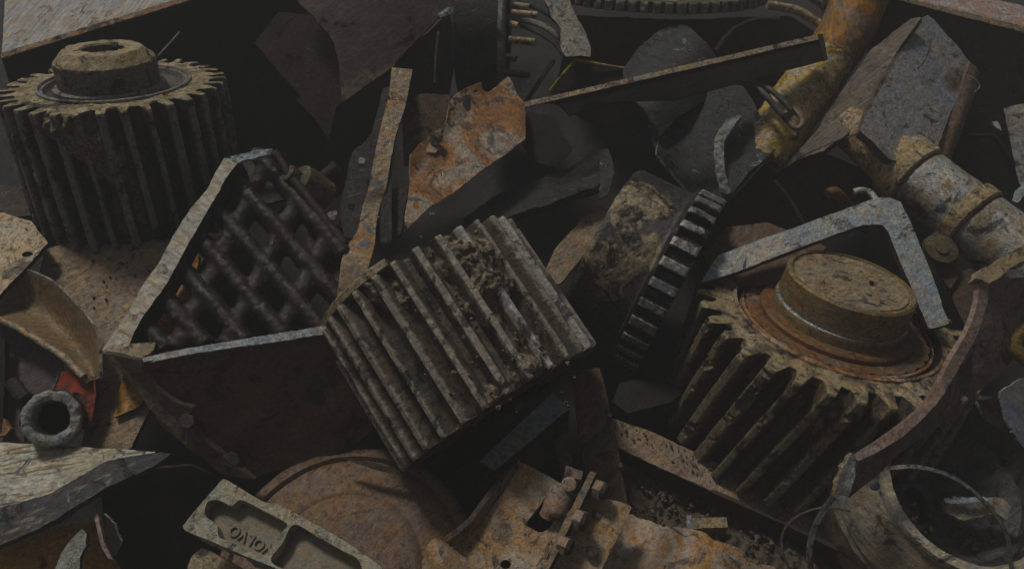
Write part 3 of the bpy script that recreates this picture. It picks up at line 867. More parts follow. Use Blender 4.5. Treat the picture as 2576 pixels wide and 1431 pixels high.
# crumpled dark sheets
t = thing('crumpled_sheet', 'dark blue-grey steel sheet standing crumpled behind the long blade', 'metal sheet', C(1690, 200, -420))
plate('sheet', [(1655, 72), (1690, 58), (1722, 62), (1745, 90), (1775, 125), (1800, 150), (1775, 250), (1700, 300), (1660, 345), (1632, 310), (1604, 268), (1575, 230), (1572, 165), (1610, 110)],
      plane(1690, 200, -420, -.15, .35, lambda u, v: 22 * np.sin((u * .8 + v * .6) / 45)), 9, ['bluegrey', 'white_scrape'], t, jag=1.2, rough=5, rsize=60, grid=12)
tag(plate('crumpled_sheet', [(1610, 255), (1645, 250), (1668, 330), (1690, 420), (1655, 385), (1635, 340)], plane(1650, 320, -390, .5, .3), 9, ['bluegrey', 'rust_orange'], jag=2, rough=4, grid=10), 'narrow scraped steel offcut beside the folded dark sheet', 'metal sheet')
t = thing('folded_sheet', 'dark greenish steel sheet with a rolled white scraped flap', 'metal sheet', C(1800, 380, -330))
plate('sheet', [(1690, 235), (1760, 215), (1850, 205), (1890, 262), (1920, 330), (1952, 360), (1946, 385), (1900, 430), (1830, 495), (1780, 510), (1735, 478), (1690, 430), (1650, 390), (1662, 330)],
      plane(1780, 360, -335, .15, .45, lambda u, v: 34 * np.sin((u * .9 - v * .35) / 62)), 10, ['bluegrey', 'torn_blue'], t, jag=1.2, rough=5, rsize=60, grid=12)
plate('flap', [(1850, 288), (1904, 325), (1955, 360), (1948, 382), (1892, 425), (1842, 486), (1812, 486), (1800, 420), (1800, 345), (1820, 315)],
      plane(1860, 370, -280, .1, .5, lambda u, v: -20 * np.exp(-((u - 1840) ** 2 + (v - 375) ** 2) / 900)), 9, ['bluegrey', 'white_scrape'], t, jag=3, rough=6, rsize=26, grid=9)
loft('scraped_lip', [[(1848, 286, -268), (1818, 312, -262), (1797, 360, -252), (1800, 425, -235), (1814, 492, -222)], [(1868, 292, -262), (1846, 318, -250), (1822, 362, -240), (1824, 425, -222), (1838, 486, -214)]], 10, 'white_scrape', t, n=40, m=6, rough=4, rsize=16, jag=3)

# yellow pipe
t = thing('bent_pipe', 'thick bent pipe, orange rust above and flaking yellow paint below', 'pipe', C(2040, 220, -380))
tube('rusted_end', [(2205, -110, -470), (2165, -10, -455), (2128, 80, -430), (2084, 150, -415)], [(0, 84), (1, 80)], 'orange_pipe', t, sides=56, step=7, rough=4)
tube('painted_end', [(2084, 150, -416), (2040, 210, -400), (1985, 290, -375), (1935, 365, -345), (1915, 410, -330)], [(0, 80), (.3, 84), (.8, 82), (1, 70)], 'yellow_pipe', t, sides=56, step=7, rough=5)
# long blade in front
t = thing('long_blade', 'long black steel blade with a pale upper edge, lying across the yellow pipe', 'blade', C(1700, 190, -280))
hull_box('blade_body', [(1320, 262, -185), (2066, 92, -285), (2083, 150, -270), (1700, 252, -225)], 12, (0, .1, -1), 'black_face', t, rough=1.5, sub=18)
hull_box('edge', [(1320, 257, -182), (2062, 86, -282), (2066, 98, -278), (1322, 269, -178)], 10, (0, .1, -1), 'tan', t, rough=.8, sub=10)
hull_box('end_tip', [(2058, 87, -276), (2070, 84, -276), (2084, 150, -264), (2074, 154, -264)], 10, (0, .1, -1), 'steel_dark', t, rough=1.2, sub=8)
# rod loop with clevis
t = thing('rod_loop', 'dark double rod ending in a rounded loop, resting on the yellow pipe', 'rod', C(1960, 270, -255))
tube('rod', [(1850, 205, -290), (1890, 213, -275), (1925, 240, -250), (1960, 280, -235), (1984, 306, -225)], 9, 'wire', t, sides=12)
tube('rod', [(1880, 205, -300), (1930, 222, -265), (1965, 250, -245), (1998, 286, -232)], 8, 'wire', t, sides=12)
tube('loop', [(1978, 300, -222), (1994, 320, -214), (2010, 322, -212), (2020, 306, -214), (2008, 288, -222), (1994, 276, -230)], 8, 'bolt_rust', t, sides=12)
hull_box('collar', [(1968, 290, -214), (1996, 272, -222), (2004, 286, -216), (1978, 306, -208)], 16, (0, 0, -1), 'black_face', t, rough=1, sub=6)

# big square beam at the right
t = thing('box_beam', 'heavy square steel beam with blue-grey scuffed face and muddy edges', 'beam', C(2280, 230, -330))
plate('top_face', [(2317, 45), (2332, 38), (2350, 50), (2395, 100), (2442, 158), (2406, 250), (2356, 375), (2330, 420), (2240, 400), (2165, 330), (2186, 262), (2222, 190), (2262, 120)], plane(2250, 150, -280, -.22, .42), 26, ['beam_blue', 'beam_side'], t, rough=4, rsize=80, jag=2,
      dirt=lambda u, v: np.clip(1.1 - np.abs((u - 2262) * .87 + (v - 122) * .49) / 16, 0, .8) * (v > 60) + .95 * np.exp(-((u - 2405) ** 2 + (v - 205) ** 2) / 1500))
plate('side_face', [(2292, 47), (2318, 43), (2262, 121), (2222, 191), (2186, 263), (2130, 340), (2070, 380), (2005, 402), (1948, 440), (2000, 388), (2052, 332), (2106, 246), (2190, 127)], plane(2250, 150, -282, .55, .55), 20, ['beam_side', 'rust_brown'], t, rough=3, jag=1.5)
loft('side_lip', [[(2440, 156, -300), (2408, 250, -262), (2354, 378, -210)], [(2458, 172, -306), (2430, 256, -262), (2376, 402, -205)], [(2466, 186, -325), (2444, 262, -285), (2386, 418, -230)]], 12, 'rust_disc', t, n=44, m=9, rough=3, jag=1.5)
tag(tube('wire', [(2006, 398, -200), (2080, 365, -190), (2160, 335, -180), (2240, 298, -220), (2265, 282, -230), (2282, 300, -230), (2284, 322, -228), (2300, 345, -224), (2312, 362, -220)], 1.8, 'wire', sides=6, step=5), 'thin bent wire lying over the blue-grey beam and the pipe mouth', 'wire')
tag(tube('wire', [(2343, 97, -268), (2336, 130, -262), (2322, 158, -255), (2308, 172, -250)], 2.2, 'wire', sides=6, step=5), 'short dark wire stuck on the blue-grey beam face', 'wire')
tag(tube('wire', [(2422, 190, -262), (2440, 193, -258), (2458, 206, -256), (2464, 220, -256), (2452, 232, -256)], 2.2, 'strip_grey', sides=6, step=5), 'small curled pale wire at the muddy edge of the blue-grey beam', 'wire')

# crusted pipe at the right
p0, p1 = C(2124, 306, -320), C(2540, 625, -40)
L0 = float(np.linalg.norm(p1 - p0)); ax = -(p1 - p0) / L0
t = thing('crusted_pipe', 'thick crusted pipe with two collars and an open mouth, running off the right edge', 'pipe', p0)
L_ = L0
revolve('pipe_section', p0, ax, [(30, 120), (42, 4), (46, 0), (54, 0), (58, 4), (68, .16 * L_), (80, .37 * L_)], 'tan_pipe', t, n=90, rough=4, rsize=20)
revolve('collar', p0, ax, [(78, .345 * L_), (92, .35 * L_), (94, .40 * L_), (93, .465 * L_), (86, .47 * L_), (74, .47 * L_)], 'tan_pipe', t, n=90, rough=3.5, rsize=20)
revolve('pipe_section', p0, ax, [(74, .465 * L_), (83, .49 * L_), (85, .76 * L_)], 'white_pipe', t, n=110, rough=2.6, rsize=24)
revolve('collar', p0, ax, [(84, .73 * L_), (95, .735 * L_), (96, .80 * L_), (88, .81 * L_)], 'tan_pipe', t, n=90, rough=3.5, rsize=20)
revolve('pipe_section', p0, ax, [(82, .81 * L_), (86, .83 * L_), (88, 1.4 * L_)], 'white_pipe', t, n=110, rough=2.6, rsize=24)

# ------------------------------------------------------------------ scrap in the gaps; black overhanging plates added to keep them dark
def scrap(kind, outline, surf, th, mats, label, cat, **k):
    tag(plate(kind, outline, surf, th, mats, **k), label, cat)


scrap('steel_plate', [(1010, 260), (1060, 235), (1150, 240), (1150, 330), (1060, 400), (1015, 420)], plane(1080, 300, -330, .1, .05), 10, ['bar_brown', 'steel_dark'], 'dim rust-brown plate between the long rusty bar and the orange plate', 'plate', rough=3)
scrap('steel_plate', [(960, 160), (1080, 80), (1130, 30), (1150, 120), (1130, 240), (1040, 300), (1000, 280)], plane(1060, 160, -520, .1, -.35), 12, ['basket_dark', 'steel_dark'], 'added black plate darkening the gap below the purple-brown plate', 'plate', rough=5)
scrap('steel_plate', [(845, 270), (1000, 160), (1010, 230), (960, 340), (900, 400), (850, 500), (800, 470)], plane(900, 320, -420, .1, -.3), 10, ['black_face', 'basket_dark'], 'added black plate darkening the slot left of the long rusty bar', 'plate', rough=4)
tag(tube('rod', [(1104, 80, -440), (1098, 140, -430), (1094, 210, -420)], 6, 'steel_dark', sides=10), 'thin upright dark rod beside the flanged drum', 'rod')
scrap('steel_sheet', [(1450, 40), (1700, 50), (1990, 40), (2060, 90), (1960, 240), (1800, 260), (1500, 320), (1390, 260), (1420, 130)], plane(1700, 150, -640, 0, -.35, lambda u, v: 14 * np.sin(u / 40)), 10, ['basket_dark', 'steel_dark'], 'big black sheet added to darken the gap under the ring gear', 'metal sheet', rough=8)
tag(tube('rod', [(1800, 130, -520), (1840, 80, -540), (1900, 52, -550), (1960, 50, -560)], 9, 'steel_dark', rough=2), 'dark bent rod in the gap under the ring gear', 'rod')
scrap('steel_plate', [(560, 240), (700, 180), (830, 320), (850, 400), (780, 470), (640, 400), (585, 330)], plane(700, 330, -560, .1, -.4), 14, ['black_face', 'basket_dark'], 'added black plate darkening the gap right of the upright gear', 'plate', rough=5)
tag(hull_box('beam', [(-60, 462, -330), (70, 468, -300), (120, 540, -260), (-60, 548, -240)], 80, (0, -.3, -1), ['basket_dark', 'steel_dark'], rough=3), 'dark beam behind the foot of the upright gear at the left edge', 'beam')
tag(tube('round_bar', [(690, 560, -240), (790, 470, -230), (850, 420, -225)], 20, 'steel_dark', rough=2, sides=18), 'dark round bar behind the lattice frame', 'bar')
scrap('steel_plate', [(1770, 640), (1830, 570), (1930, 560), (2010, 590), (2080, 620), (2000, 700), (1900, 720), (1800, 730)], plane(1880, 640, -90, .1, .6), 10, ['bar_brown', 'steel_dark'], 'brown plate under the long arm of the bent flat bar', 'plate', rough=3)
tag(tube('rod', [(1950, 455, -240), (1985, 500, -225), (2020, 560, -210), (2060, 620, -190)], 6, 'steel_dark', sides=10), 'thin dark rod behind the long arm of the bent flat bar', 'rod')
scrap('steel_plate', [(1900, 420), (2060, 380), (2240, 450), (2200, 520), (2010, 580), (1870, 600), (1830, 520)], plane(2040, 480, -330, .1, -.1), 12, ['basket_dark', 'steel_dark'], 'added dark plate darkening the hollow under the square beam', 'plate', rough=6)
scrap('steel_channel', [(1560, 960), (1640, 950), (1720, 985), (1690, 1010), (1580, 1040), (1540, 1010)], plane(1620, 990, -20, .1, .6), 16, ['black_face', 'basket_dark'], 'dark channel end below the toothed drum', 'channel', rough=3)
scrap('steel_plate', [(1110, 1190), (1220, 1150), (1330, 1120), (1400, 1150), (1330, 1190), (1220, 1320), (1170, 1310)], plane(1250, 1200, 60, .1, -.2), 12, ['basket_dark', 'black_face'], 'added black plate darkening the hollow under the middle gear', 'plate', rough=5)
scrap('steel_sheet', [(250, 1230), (370, 1180), (480, 1170), (600, 1230), (540, 1300), (440, 1440), (280, 1440)], plane(420, 1300, 140, .05, -.25), 12, ['black_face', 'basket_dark'], 'added black sheet darkening the hollow between the pale slab and the cast block', 'metal sheet', rough=7)
scrap('steel_plate', [(2390, 330), (2470, 280), (2540, 300), (2560, 450), (2500, 480), (2420, 430)], plane(2460, 380, -330, .1, -.2), 12, ['basket_dark', 'steel_dark'], 'added dark plate darkening the gap beside the grey bar end at the right', 'plate', rough=5)
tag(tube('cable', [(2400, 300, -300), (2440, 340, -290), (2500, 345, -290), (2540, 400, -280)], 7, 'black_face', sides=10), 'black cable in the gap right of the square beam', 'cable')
tag(tube('cable', [(1180, 1250, 120), (1230, 1210, 125), (1290, 1215, 120), (1340, 1180, 110)], 6, 'black_face', sides=10), 'black cable in the hollow left of the bolted bracket', 'cable')

# ------------------------------------------------------------------ far right small pieces
tag(plate('flat_bar', [(2524, 272), (2570, 262), (2620, 262), (2620, 470), (2566, 470), (2545, 380)], plane(2560, 350, -260, .3, .3), 22, ['strip_grey', 'steel_dark'], jag=2), 'grey upright bar end at the right edge above the crusted pipe', 'bar')
tag(plate('metal_shard', [(2494, 308), (2512, 306), (2520, 330), (2510, 326)], plane(2505, 316, -240, 0, .3), 6, 'torn_blue', grid=6, jag=2), 'tiny white shard between the beam and the grey bar end', 'shard')
tag(plate('metal_shard', [(2555, 480), (2580, 455), (2580, 490), (2560, 510), (2545, 506)], plane(2565, 480, -200, .2, .4), 6, 'torn_blue', grid=6, jag=2), 'pale blue shard behind the crusted pipe at the right edge', 'shard')
tag(tube('metal_lug', [(2082, 488, -140), (2096, 484, -148), (2114, 496, -170), (2150, 540, -230), (2180, 580, -290)], [(0, 12), (.12, 17), (.3, 15), (1, 13)], 'cap_rust', rough=2), 'small orange lug behind the bent flat bar', 'lug')
tag(tube('hook', [(2148, 484, -150), (2165, 479, -148), (2184, 482, -148), (2198, 494, -130), (2212, 520, -110), (2218, 548, -110)], 9, 'bracket_blue', rough=1.5), 'small pale hook behind the corner of the bent flat bar', 'hook')
t = thing('link_bar', 'dark link bar with a round pin end under the crusted pipe', 'link', C(2375, 640, -60))
plate('bar', [(2345, 585), (2375, 580), (2400, 640), (2410, 700), (2390, 730), (2362, 690), (2345, 640)], plane(2375, 640, -70, .4, .3), 20, 'rust_brown', t)
revolve('pin', C(2369, 624, -45), (-.25, .25, 1), [(0, -6), (14, -6), (15, -2), (26, 0), (34, 2), (36, 20)], 'olive', t, n=40, squash=1.25)
tag(plate('steel_plate', [(2390, 700), (2470, 660), (2480, 760), (2430, 830), (2400, 760)], plane(2430, 740, -40, .3, .4), 12, 'rust_brown', jag=3), 'dark rust-red plate in the gap under the crusted pipe', 'plate')

# ------------------------------------------------------------------ upright gear, top left
AX_A = unit((.014, .873, .488))
cA = C(291, 211.4, -150)
t = thing('spur_gear', 'big upright gear caked in mud with a chamfered hub on top', 'gear', cA - AX_A * 367)
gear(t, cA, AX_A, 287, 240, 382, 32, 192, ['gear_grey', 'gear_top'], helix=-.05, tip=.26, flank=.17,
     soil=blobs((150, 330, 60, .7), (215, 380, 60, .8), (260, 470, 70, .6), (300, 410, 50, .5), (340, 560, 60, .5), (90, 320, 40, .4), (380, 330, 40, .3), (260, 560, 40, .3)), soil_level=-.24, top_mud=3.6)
hb = cA + np.array([-14, 0, 0.0])
revolve('seal_ring', cA, AX_A, [(194, 2), (193, -7), (186, -8), (183, -1), (176, -2), (172, 12), (150, 20), (136, 20), (126, 18)], ['strip_grey', 'gear_grey'], t, n=150, rough=1.6, band=[0, 0, 0, 0, 0, 1, 1, 1], rsize=18)
revolve('washer', hb, AX_A, [(142, 18), (141, 0), (136, -3), (126, -3), (124, 6)], 'strip_grey', t, n=120, rough=1.6, rsize=24)
hub = revolve('hub', hb, AX_A, [(50, 60), (54, -92), (58, -97), (98, -96), (125, -66), (127, -60), (126, 16)], ['gear_top', 'hub_side'], t, n=200, rough=3.2, rsize=20, step=5, band=[1, 0, 0, 0, 1, 1], sharp=22)
hull_box('keyway', [(278, 106, -130), (296, 106, -130), (292, 118, -110), (284, 118, -110)], 20, DOWN, 'black_face', hub, rough=.5, sub=6)
tag(tube('wire', [(398, 142, -60), (425, 112, -80), (452, 82, -100)], 2.6, 'strip_grey', sides=8), 'stiff wire sticking up beside the hub of the upright gear', 'wire')

# ------------------------------------------------------------------ middle: plates, bars
tag(plate('jagged_plate', [(1325, 280), (1360, 288), (1395, 296), (1410, 330), (1440, 378), (1400, 420), (1330, 400), (1310, 345)], plane(1370, 340, -280, .1, .3), 8, ['black_face', 'strip_grey'], jag=3), 'black jagged plate beside the orange rusted plate', 'plate')
tag(plate('steel_channel', [(1165, 545), (1240, 490), (1340, 450), (1440, 415), (1498, 372), (1522, 380), (1530, 440), (1500, 474), (1400, 510), (1300, 545), (1200, 575)], plane(1350, 480, -230, .1, .55, lambda u, v: 12 * np.sin((v + u * .35) / 22)), 30, ['steel_dark', 'bluegrey'], jag=3, rough=7, rsize=40, grid=12),
    'dark scraped steel channel lying behind the middle gear', 'channel')
tag(plate('torn_strip', [(1500, 380), (1530, 370), (1548, 430), (1530, 490), (1505, 500), (1515, 440)], plane(1525, 430, -215, .3, .4), 8, ['bluegrey', 'bluegrey'], jag=4, rough=6, rsize=20, grid=8), 'torn bluish strip at the end of the dark channel', 'metal strip')
tag(plate('flat_bar', [(1470, 545), (1536, 520), (1484, 622), (1406, 718), (1366, 690), (1400, 620)], plane(1450, 620, -200, 0, .5), 12, ['rust_floor', 'rust_brown'], dirt=None), 'brown flat bar in the gap between the middle gear and the toothed drum', 'bar')
t = thing('rusted_plate', 'orange rusted plate with a hole, slots and a bolt in it', 'plate', C(1180, 370, -200))
plate('plate_body', [(1281, 185), (1302, 230), (1321, 253), (1323, 300), (1322, 344), (1272, 383), (1209, 427), (1142, 478), (1072, 522), (1025, 570), (1017, 548), (1030, 460), (1032, 392), (1059, 363), (1099, 330), (1124, 310), (1131, 267), (1139, 247), (1170, 228), (1209, 206), (1213, 223), (1228, 226), (1247, 213)],
      plane(1180, 340, -190, -.12, .55, lambda u, v: 10 * np.clip((((u - 1170) * .75 + (v - 255) * .66)) / -20, -1, 1)), 9, ['rust_orange', 'rust_pale'], t, jag=1.6, rough=3,
      holes=[[(1166, 248), (1178, 240), (1187, 246), (1186, 264), (1178, 276), (1168, 270), (1164, 258)], [(1140, 266), (1148, 258), (1150, 264), (1142, 271)], [(1190, 230), (1202, 223), (1203, 227), (1192, 234)]], grid=14)
N = unit((.05, .45, .9))
nt_ = prism('nut', C(1088, 382, -178), N, 24, 22, 'bolt_rust', t)
prism('bolt_head', C(1094, 358, -165), unit((.3, .7, .6)), 17, 26, 'strip_grey', nt_, n=4, spin=.5)
tag(plate('spring_hanger', [(962, 222), (990, 215), (1000, 300), (985, 420), (985, 600), (960, 612), (905, 600), (868, 598), (853, 560), (855, 527), (866, 477), (880, 402), (890, 377), (915, 360), (935, 333), (950, 280)], plane(920, 440, -190, .0, .5), 12, ['steel_dark', 'strip_grey'], jag=1, holes=[[(876, 514), (890, 512), (894, 524), (886, 532), (876, 528)]]),
    'dark grey plate with a hole behind the long rusty bar', 'plate')
tag(plate('steel_plate', [(965, 480), (1027, 470), (1008, 590), (970, 606), (950, 570)], plane(990, 540, -170, .1, .5), 12, 'steel_dark', jag=1.5), 'dark plate between the rusty bar and the tip of the orange plate', 'plate')
t = thing('flat_bar', 'long twisted rusty flat bar standing up behind the middle gear', 'bar', C(940, 470, -130))
loft('bar', [[(986, 170, -330), (976, 247, -285), (955, 330, -235), (939, 410, -190), (926, 477, -150), (912, 520, -125), (899, 580, -70), (868, 627, -28), (857, 668, 10), (846, 760, 72), (830, 850, 120)],
             [(1038, 175, -335), (1019, 267, -282), (996, 340, -235), (982, 410, -195), (972, 470, -165), (958, 510, -150), (946, 567, -95), (942, 615, -55), (922, 690, 0), (906, 770, 45), (886, 850, 80)]], 15, ['rust_bar', 'rust_brown'], t, n=90, m=8, rough=2, jag=1)
prism('bolt', C(912, 410, -165), unit((0, .4, .9)), 12, 12, 'strip_grey', t, n=6)
tag(revolve('round_stub', C(722, 432, -90), (-.55, .45, .7), [(0, 0), (16, 0), (22, 3), (24, 30), (34, 34), (46, 40), (50, 60), (50, 130)], 'olive', n=60, rough=1.5), 'rusty round stub poking out behind the lattice frame', 'stub')
tag(plate('metal_shard', [(815, 545), (830, 530), (850, 528), (845, 550), (825, 558)], plane(832, 542, -110, 0, .4), 8, 'strip_grey', grid=7, jag=2.5), 'small pale shard between the lattice and the long rusty bar', 'shard')
tag(plate('flat_bar', [(820, 600), (858, 570), (862, 586), (830, 618)], plane(840, 595, -110, .1, .4), 8, 'rust_orange', grid=8, jag=1), 'short orange bar poking out beside the lattice', 'bar')

# ------------------------------------------------------------------ toothed drum
AX_F = unit((.87, -.465, .19))
cF = C(1682, 708, -180) + AX_F * 36
t = thing('toothed_drum', 'dark oily drum with a toothed ring on its right end and mud on its side', 'gear', cF - AX_F * 120)
gear(t, cF, AX_F, 265, 242, 72, 29, 90, ['oily', 'steel_dark'], tip=.42, flank=.14, per=28, nz=26, soil_level=-.45, chip=2, top_mud=.4, name='toothed_ring', end_round=8)


def mudF(V):
    s = F / (F - V[:, 2]); u = CX + V[:, 0] * s; v = CY - V[:, 1] * s
    k = blobs((1600, 560, 75, .75), (1650, 520, 40, .5), (1560, 680, 70, .9), (1620, 640, 40, .6), (1500, 720, 50, .7), (1570, 500, 50, .8), (1480, 640, 60, .7))(u, v)
    k = np.clip(k + (fbm(V, 50, 3, 2.0) - .5) * 2.0 - .36, 0, 1)
    return k * 2.5 + (fbm(V, 7, 3, 4.0) - .5) * 3 * np.clip(k * 2, 0, 1), np.clip(k * 1.5, 0, 1)


revolve('drum', cF, AX_F, [(240, 66), (256, 70), (258, 80), (243, 84), (240, 90), (239, 235), (232, 246), (200, 250), (40, 250)], 'drum_mud', t, n=420, rough=1.5, step=5, dirt=mudF)

# ------------------------------------------------------------------ middle gear
AX_B = unit((.54, -.81, .185))
cB = C(1262, 1028, 100)
t = thing('spur_gear', 'muddy gear lying tilted on its side in the middle of the heap', 'gear', cB - AX_B * 180)
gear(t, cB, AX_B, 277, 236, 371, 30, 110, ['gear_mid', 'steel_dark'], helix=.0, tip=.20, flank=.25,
     soil=blobs((1160, 620, 60, .9), (1230, 640, 60, .9), (1210, 720, 60, .9), (1240, 800, 45, .7), (1000, 740, 55, .6), (930, 740, 50, .8), (1090, 700, 40, .5), (1310, 920, 50, .7), (1270, 985, 40, .9), (1360, 920, 40, .8), (1215, 1020, 45, .9), (1300, 700, 50, .5), (1140, 1090, 30, .3)), soil_level=-.36, chip=4, shiny=((1420, 770), (1350, 820)))
tB, bB = frame(AX_B)
angB = lambda d: math.atan2(float(np.dot(d, bB)), float(np.dot(d, tB)))
a0, a1 = angB(np.array([-.82, -.57, -.15])), angB(np.array([-.05, .0, 1.0]))
if a1 - a0 > math.pi: a1 -= 2 * math.pi
if a0 - a1 > math.pi: a1 += 2 * math.pi
revolve('end_disc', cB + np.array([-5, 3, 0]), AX_B, [(200, 388), (256, 388), (262, 384), (263, 369), (205, 366), (200, 388)], 'tan', t, n=90, th0=min(a0, a1), th1=max(a0, a1), rough=2.5)
sp = []
for _ in range(90):
    q = cB - AX_B * random.uniform(10, 370) + 272 * unit(np.array([random.uniform(-.3, .7), random.uniform(.0, .6), .75]))
    sp.append((q, random.uniform(2, 6)))
clods('dried_mud', sp, 'gear_mid', t)['kind'] = 'stuff'

# ------------------------------------------------------------------ capped helical gear
AX_D = unit((.14, .855, .498))
cl = C(2142, 706, 100)
cD = cl - AX_D * 112
t = thing('helical_gear', 'large helical gear with a round rusty cap on top, right of the heap', 'gear', cD - AX_D * 345)
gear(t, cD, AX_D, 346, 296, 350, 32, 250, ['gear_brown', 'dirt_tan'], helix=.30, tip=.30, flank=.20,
     soil=blobs((1850, 850, 50, .6), (1790, 820, 40, .4), (2090, 1060, 40, .5), (2050, 1100, 40, .4), (1880, 950, 40, .3), (2180, 1080, 40, .3)), soil_level=-.22, chip=22, top_mud=4.0, per=28)
revolve('bearing_race', cD, AX_D, [(254, 4), (252, -6), (245, -8), (240, 14), (232, 15), (230, 2), (224, 0)], ['rust_orange', 'black_face'], t, n=160, rough=1.2, band=[0, 0, 1, 1, 0, 0])
gear(t, cD + AX_D * -2, AX_D, 222, 216, 14, 30, 170, ['cap_rust', 'cap_rust'], tip=.6, flank=.1, per=12, nz=6, soil_level=-.1, top_rows=5, top_mud=.6, name='roller_cage', end_round=2, chip=1)
revolve('flange', cD, AX_D, [(150, -14), (181, -14), (186, -9), (186, 15), (180, 18)], 'cap_rust', t, n=150, rough=1.0)
revolve('cap', cD, AX_D, [(134, -108), (138, -109), (140, -114), (146, -114), (151, -109), (153, -50)], 'cap', t, n=150, rough=.8)
revolve('snap_ring', cD, AX_D, [(153, -50), (149, -48), (150, -42), (157, -40)], 'steel_bright', t, n=150, rough=.2, step=2)
revolve('cap_skirt', cD, AX_D, [(157, -40), (159, -36), (160, -10)], 'cap', t, n=150, rough=.8)
lid = revolve('lid', cD, AX_D, [(1, -113), (60, -113), (131, -112), (134, -107)], 'cap_lid', t, n=120, rough=1.6, step=6, rsize=60)
for (u, v) in ((2100, 689), (2035, 672), (2218, 756), (2192, 712), (2185, 740)):
    prism('plug', C(u, v, 100 + (v - 706) * 1.7 - 3), AX_D, 6 if u > 2150 else 8, 4, 'black_face' if u in (2100, 2192) else 'bolt_rust', lid, n=10)

# ------------------------------------------------------------------ bent flat bar over it
t = thing('bent_bar', 'pale blue-grey flat bar bent at a corner, lying over the capped gear', 'bar', C(2200, 560, 20))
o = plate('bar', [(1766, 712), (1775, 690), (1807, 642), (1880, 614), (2000, 572), (2120, 528), (2207, 497), (2240, 497), (2266, 507), (2282, 540), (2298, 577), (2320, 630), (2348, 700), (2368, 760), (2388, 814), (2362, 822), (2337, 826), (2312, 770), (2290, 717), (2260, 650), (2236, 585), (2218, 564), (2168, 567), (2050, 608), (1960, 642), (1860, 682)],
      plane(2200, 560, -5, .12, .42), 24, ['bracket_blue', 'rust_brown'], t, jag=1.2, rough=2.0, grid=16)

# ------------------------------------------------------------------ left side: base plates
tag(plate('steel_plate', [(96, 690), (112, 628), (180, 610), (300, 616), (430, 600), (520, 640), (470, 720), (420, 850), (392, 960), (380, 1020), (330, 1128), (300, 1140), (205, 1122), (216, 1060), (236, 1000), (246, 940), (246, 860), (215, 790), (160, 730)],
          plane(290, 637, -86, 0, .6), 14, ['rust_floor', 'rust_brown'], rough=3, jag=2), 'big pitted brown plate under the upright gear', 'plate')
tag(plate('steel_plate', [(-40, 520), (0, 534), (40, 545), (80, 556), (104, 590), (123, 610), (60, 678), (0, 742), (-40, 780)], plane(50, 630, -20, 0, .75), 12, ['plate_cream', 'black_face'], rough=2.5, jag=2, holes=[[(54, 640), (64, 633), (78, 634), (84, 640), (74, 646), (60, 646)]]),
    'cream pitted plate with an oval hole at the left edge', 'plate')
tag(plate('orange_plate', [(500, 640), (490, 760), (425, 900), (352, 1022), (286, 1050), (298, 985), (312, 930), (370, 830), (440, 690)], plane(440, 750, -4, 0, .62), 8, ['orange_plate', 'rust_brown'], jag=1, rough=1.5), 'orange rusty plate showing through the lattice', 'plate')
t = thing('curved_scoop', 'tan crescent scoop with a thick rim at the left edge', 'scoop', C(120, 820, 60))
loft('scoop_shell', [[(30, 665, 0), (90, 687, 20), (133, 710, 42), (187, 760, 80), (217, 794, 104), (240, 834, 128), (248, 870, 148), (249, 952, 190)],
                    [(-30, 720, -25), (50, 750, -5), (105, 780, 15), (155, 825, 45), (190, 865, 75), (220, 905, 110), (232, 930, 140), (238, 955, 165)],
                    [(-60, 790, 60), (0, 806, 80), (50, 828, 96), (105, 862, 120), (155, 896, 145), (186, 926, 160), (206, 942, 172), (222, 958, 185)]], 8, ['scoop', 'white_pipe'], t, n=60, m=18, rough=2.5, jag=.8)
tube('rim', [(-60, 784, 66), (0, 804, 88), (50, 828, 106), (105, 862, 130), (158, 896, 155), (190, 928, 170), (212, 948, 182)], 8, 'tan', t, rough=1.2)
tag(plate('steel_plate', [(-40, 790), (20, 815), (90, 855), (150, 905), (165, 960), (120, 1010), (60, 1060), (60, 1110), (-40, 1110)], plane(60, 950, 90, .1, .5), 10, ['rust_purple', 'strip_grey'], rough=4, jag=2), 'dark purplish plate under the tan scoop', 'plate')
tag(plate('flat_bar', [(-20, 850), (12, 850), (12, 980), (4, 1090), (-20, 1090)], plane(0, 950, 130, .2, .4), 14, 'black_face', jag=1.5), 'black bar at the left edge below the scoop', 'bar')
tag(tube('pipe_stub', [(30, 960, 130), (50, 988, 140), (66, 1004, 146)], 17, 'steel_dark', rough=1.5), 'small black pipe stub above the ring-shaped tube mouth', 'pipe')
tag(plate('rusted_strip', [(-20, 1040), (8, 1050), (26, 1078), (14, 1096), (-20, 1098)], plane(5, 1075, 180, .2, .4), 10, 'rust_orange', jag=2), 'small orange scrap at the left edge above the pale slab', 'metal strip')
t = thing('red_bracket', 'red painted bracket with a bolt hole behind the tube mouth', 'bracket', C(200, 990, 150))
plate('bracket_body', [(140, 960), (150, 935), (190, 930), (236, 948), (242, 990), (236, 1030), (226, 1068), (205, 1080), (180, 1040), (150, 1010)], plane(195, 990, 172, .15, .35), 14, ['red_paint', 'rust_brown'], t, rough=3, jag=2, holes=[[(180, 992), (190, 986), (200, 990), (202, 1000), (192, 1006), (182, 1002)]], grid=10)
axp = unit((.34, .13, .93))
c0 = C(128, 1052, 262)
t = thing('pipe_end', 'thick-walled pipe mouth with a pale crusty ring facing out', 'pipe', c0 - axp * 60)
revolve('mouth_ring', c0, axp, [(36, 60), (38, 4), (41, -1), (50, -4), (57, -2), (61, 6)], 'ring_pale', t, n=120, rough=4.5, rsize=15, step=4)
revolve('pipe_body', c0, axp, [(61, 6), (61, 50), (56, 90)], 'basket_dark', t, n=60, rough=2)
revolve('pipe_bore', c0, axp, [(36, 60), (36, 200), (1, 202)], 'black_face', t, n=60, rough=1)
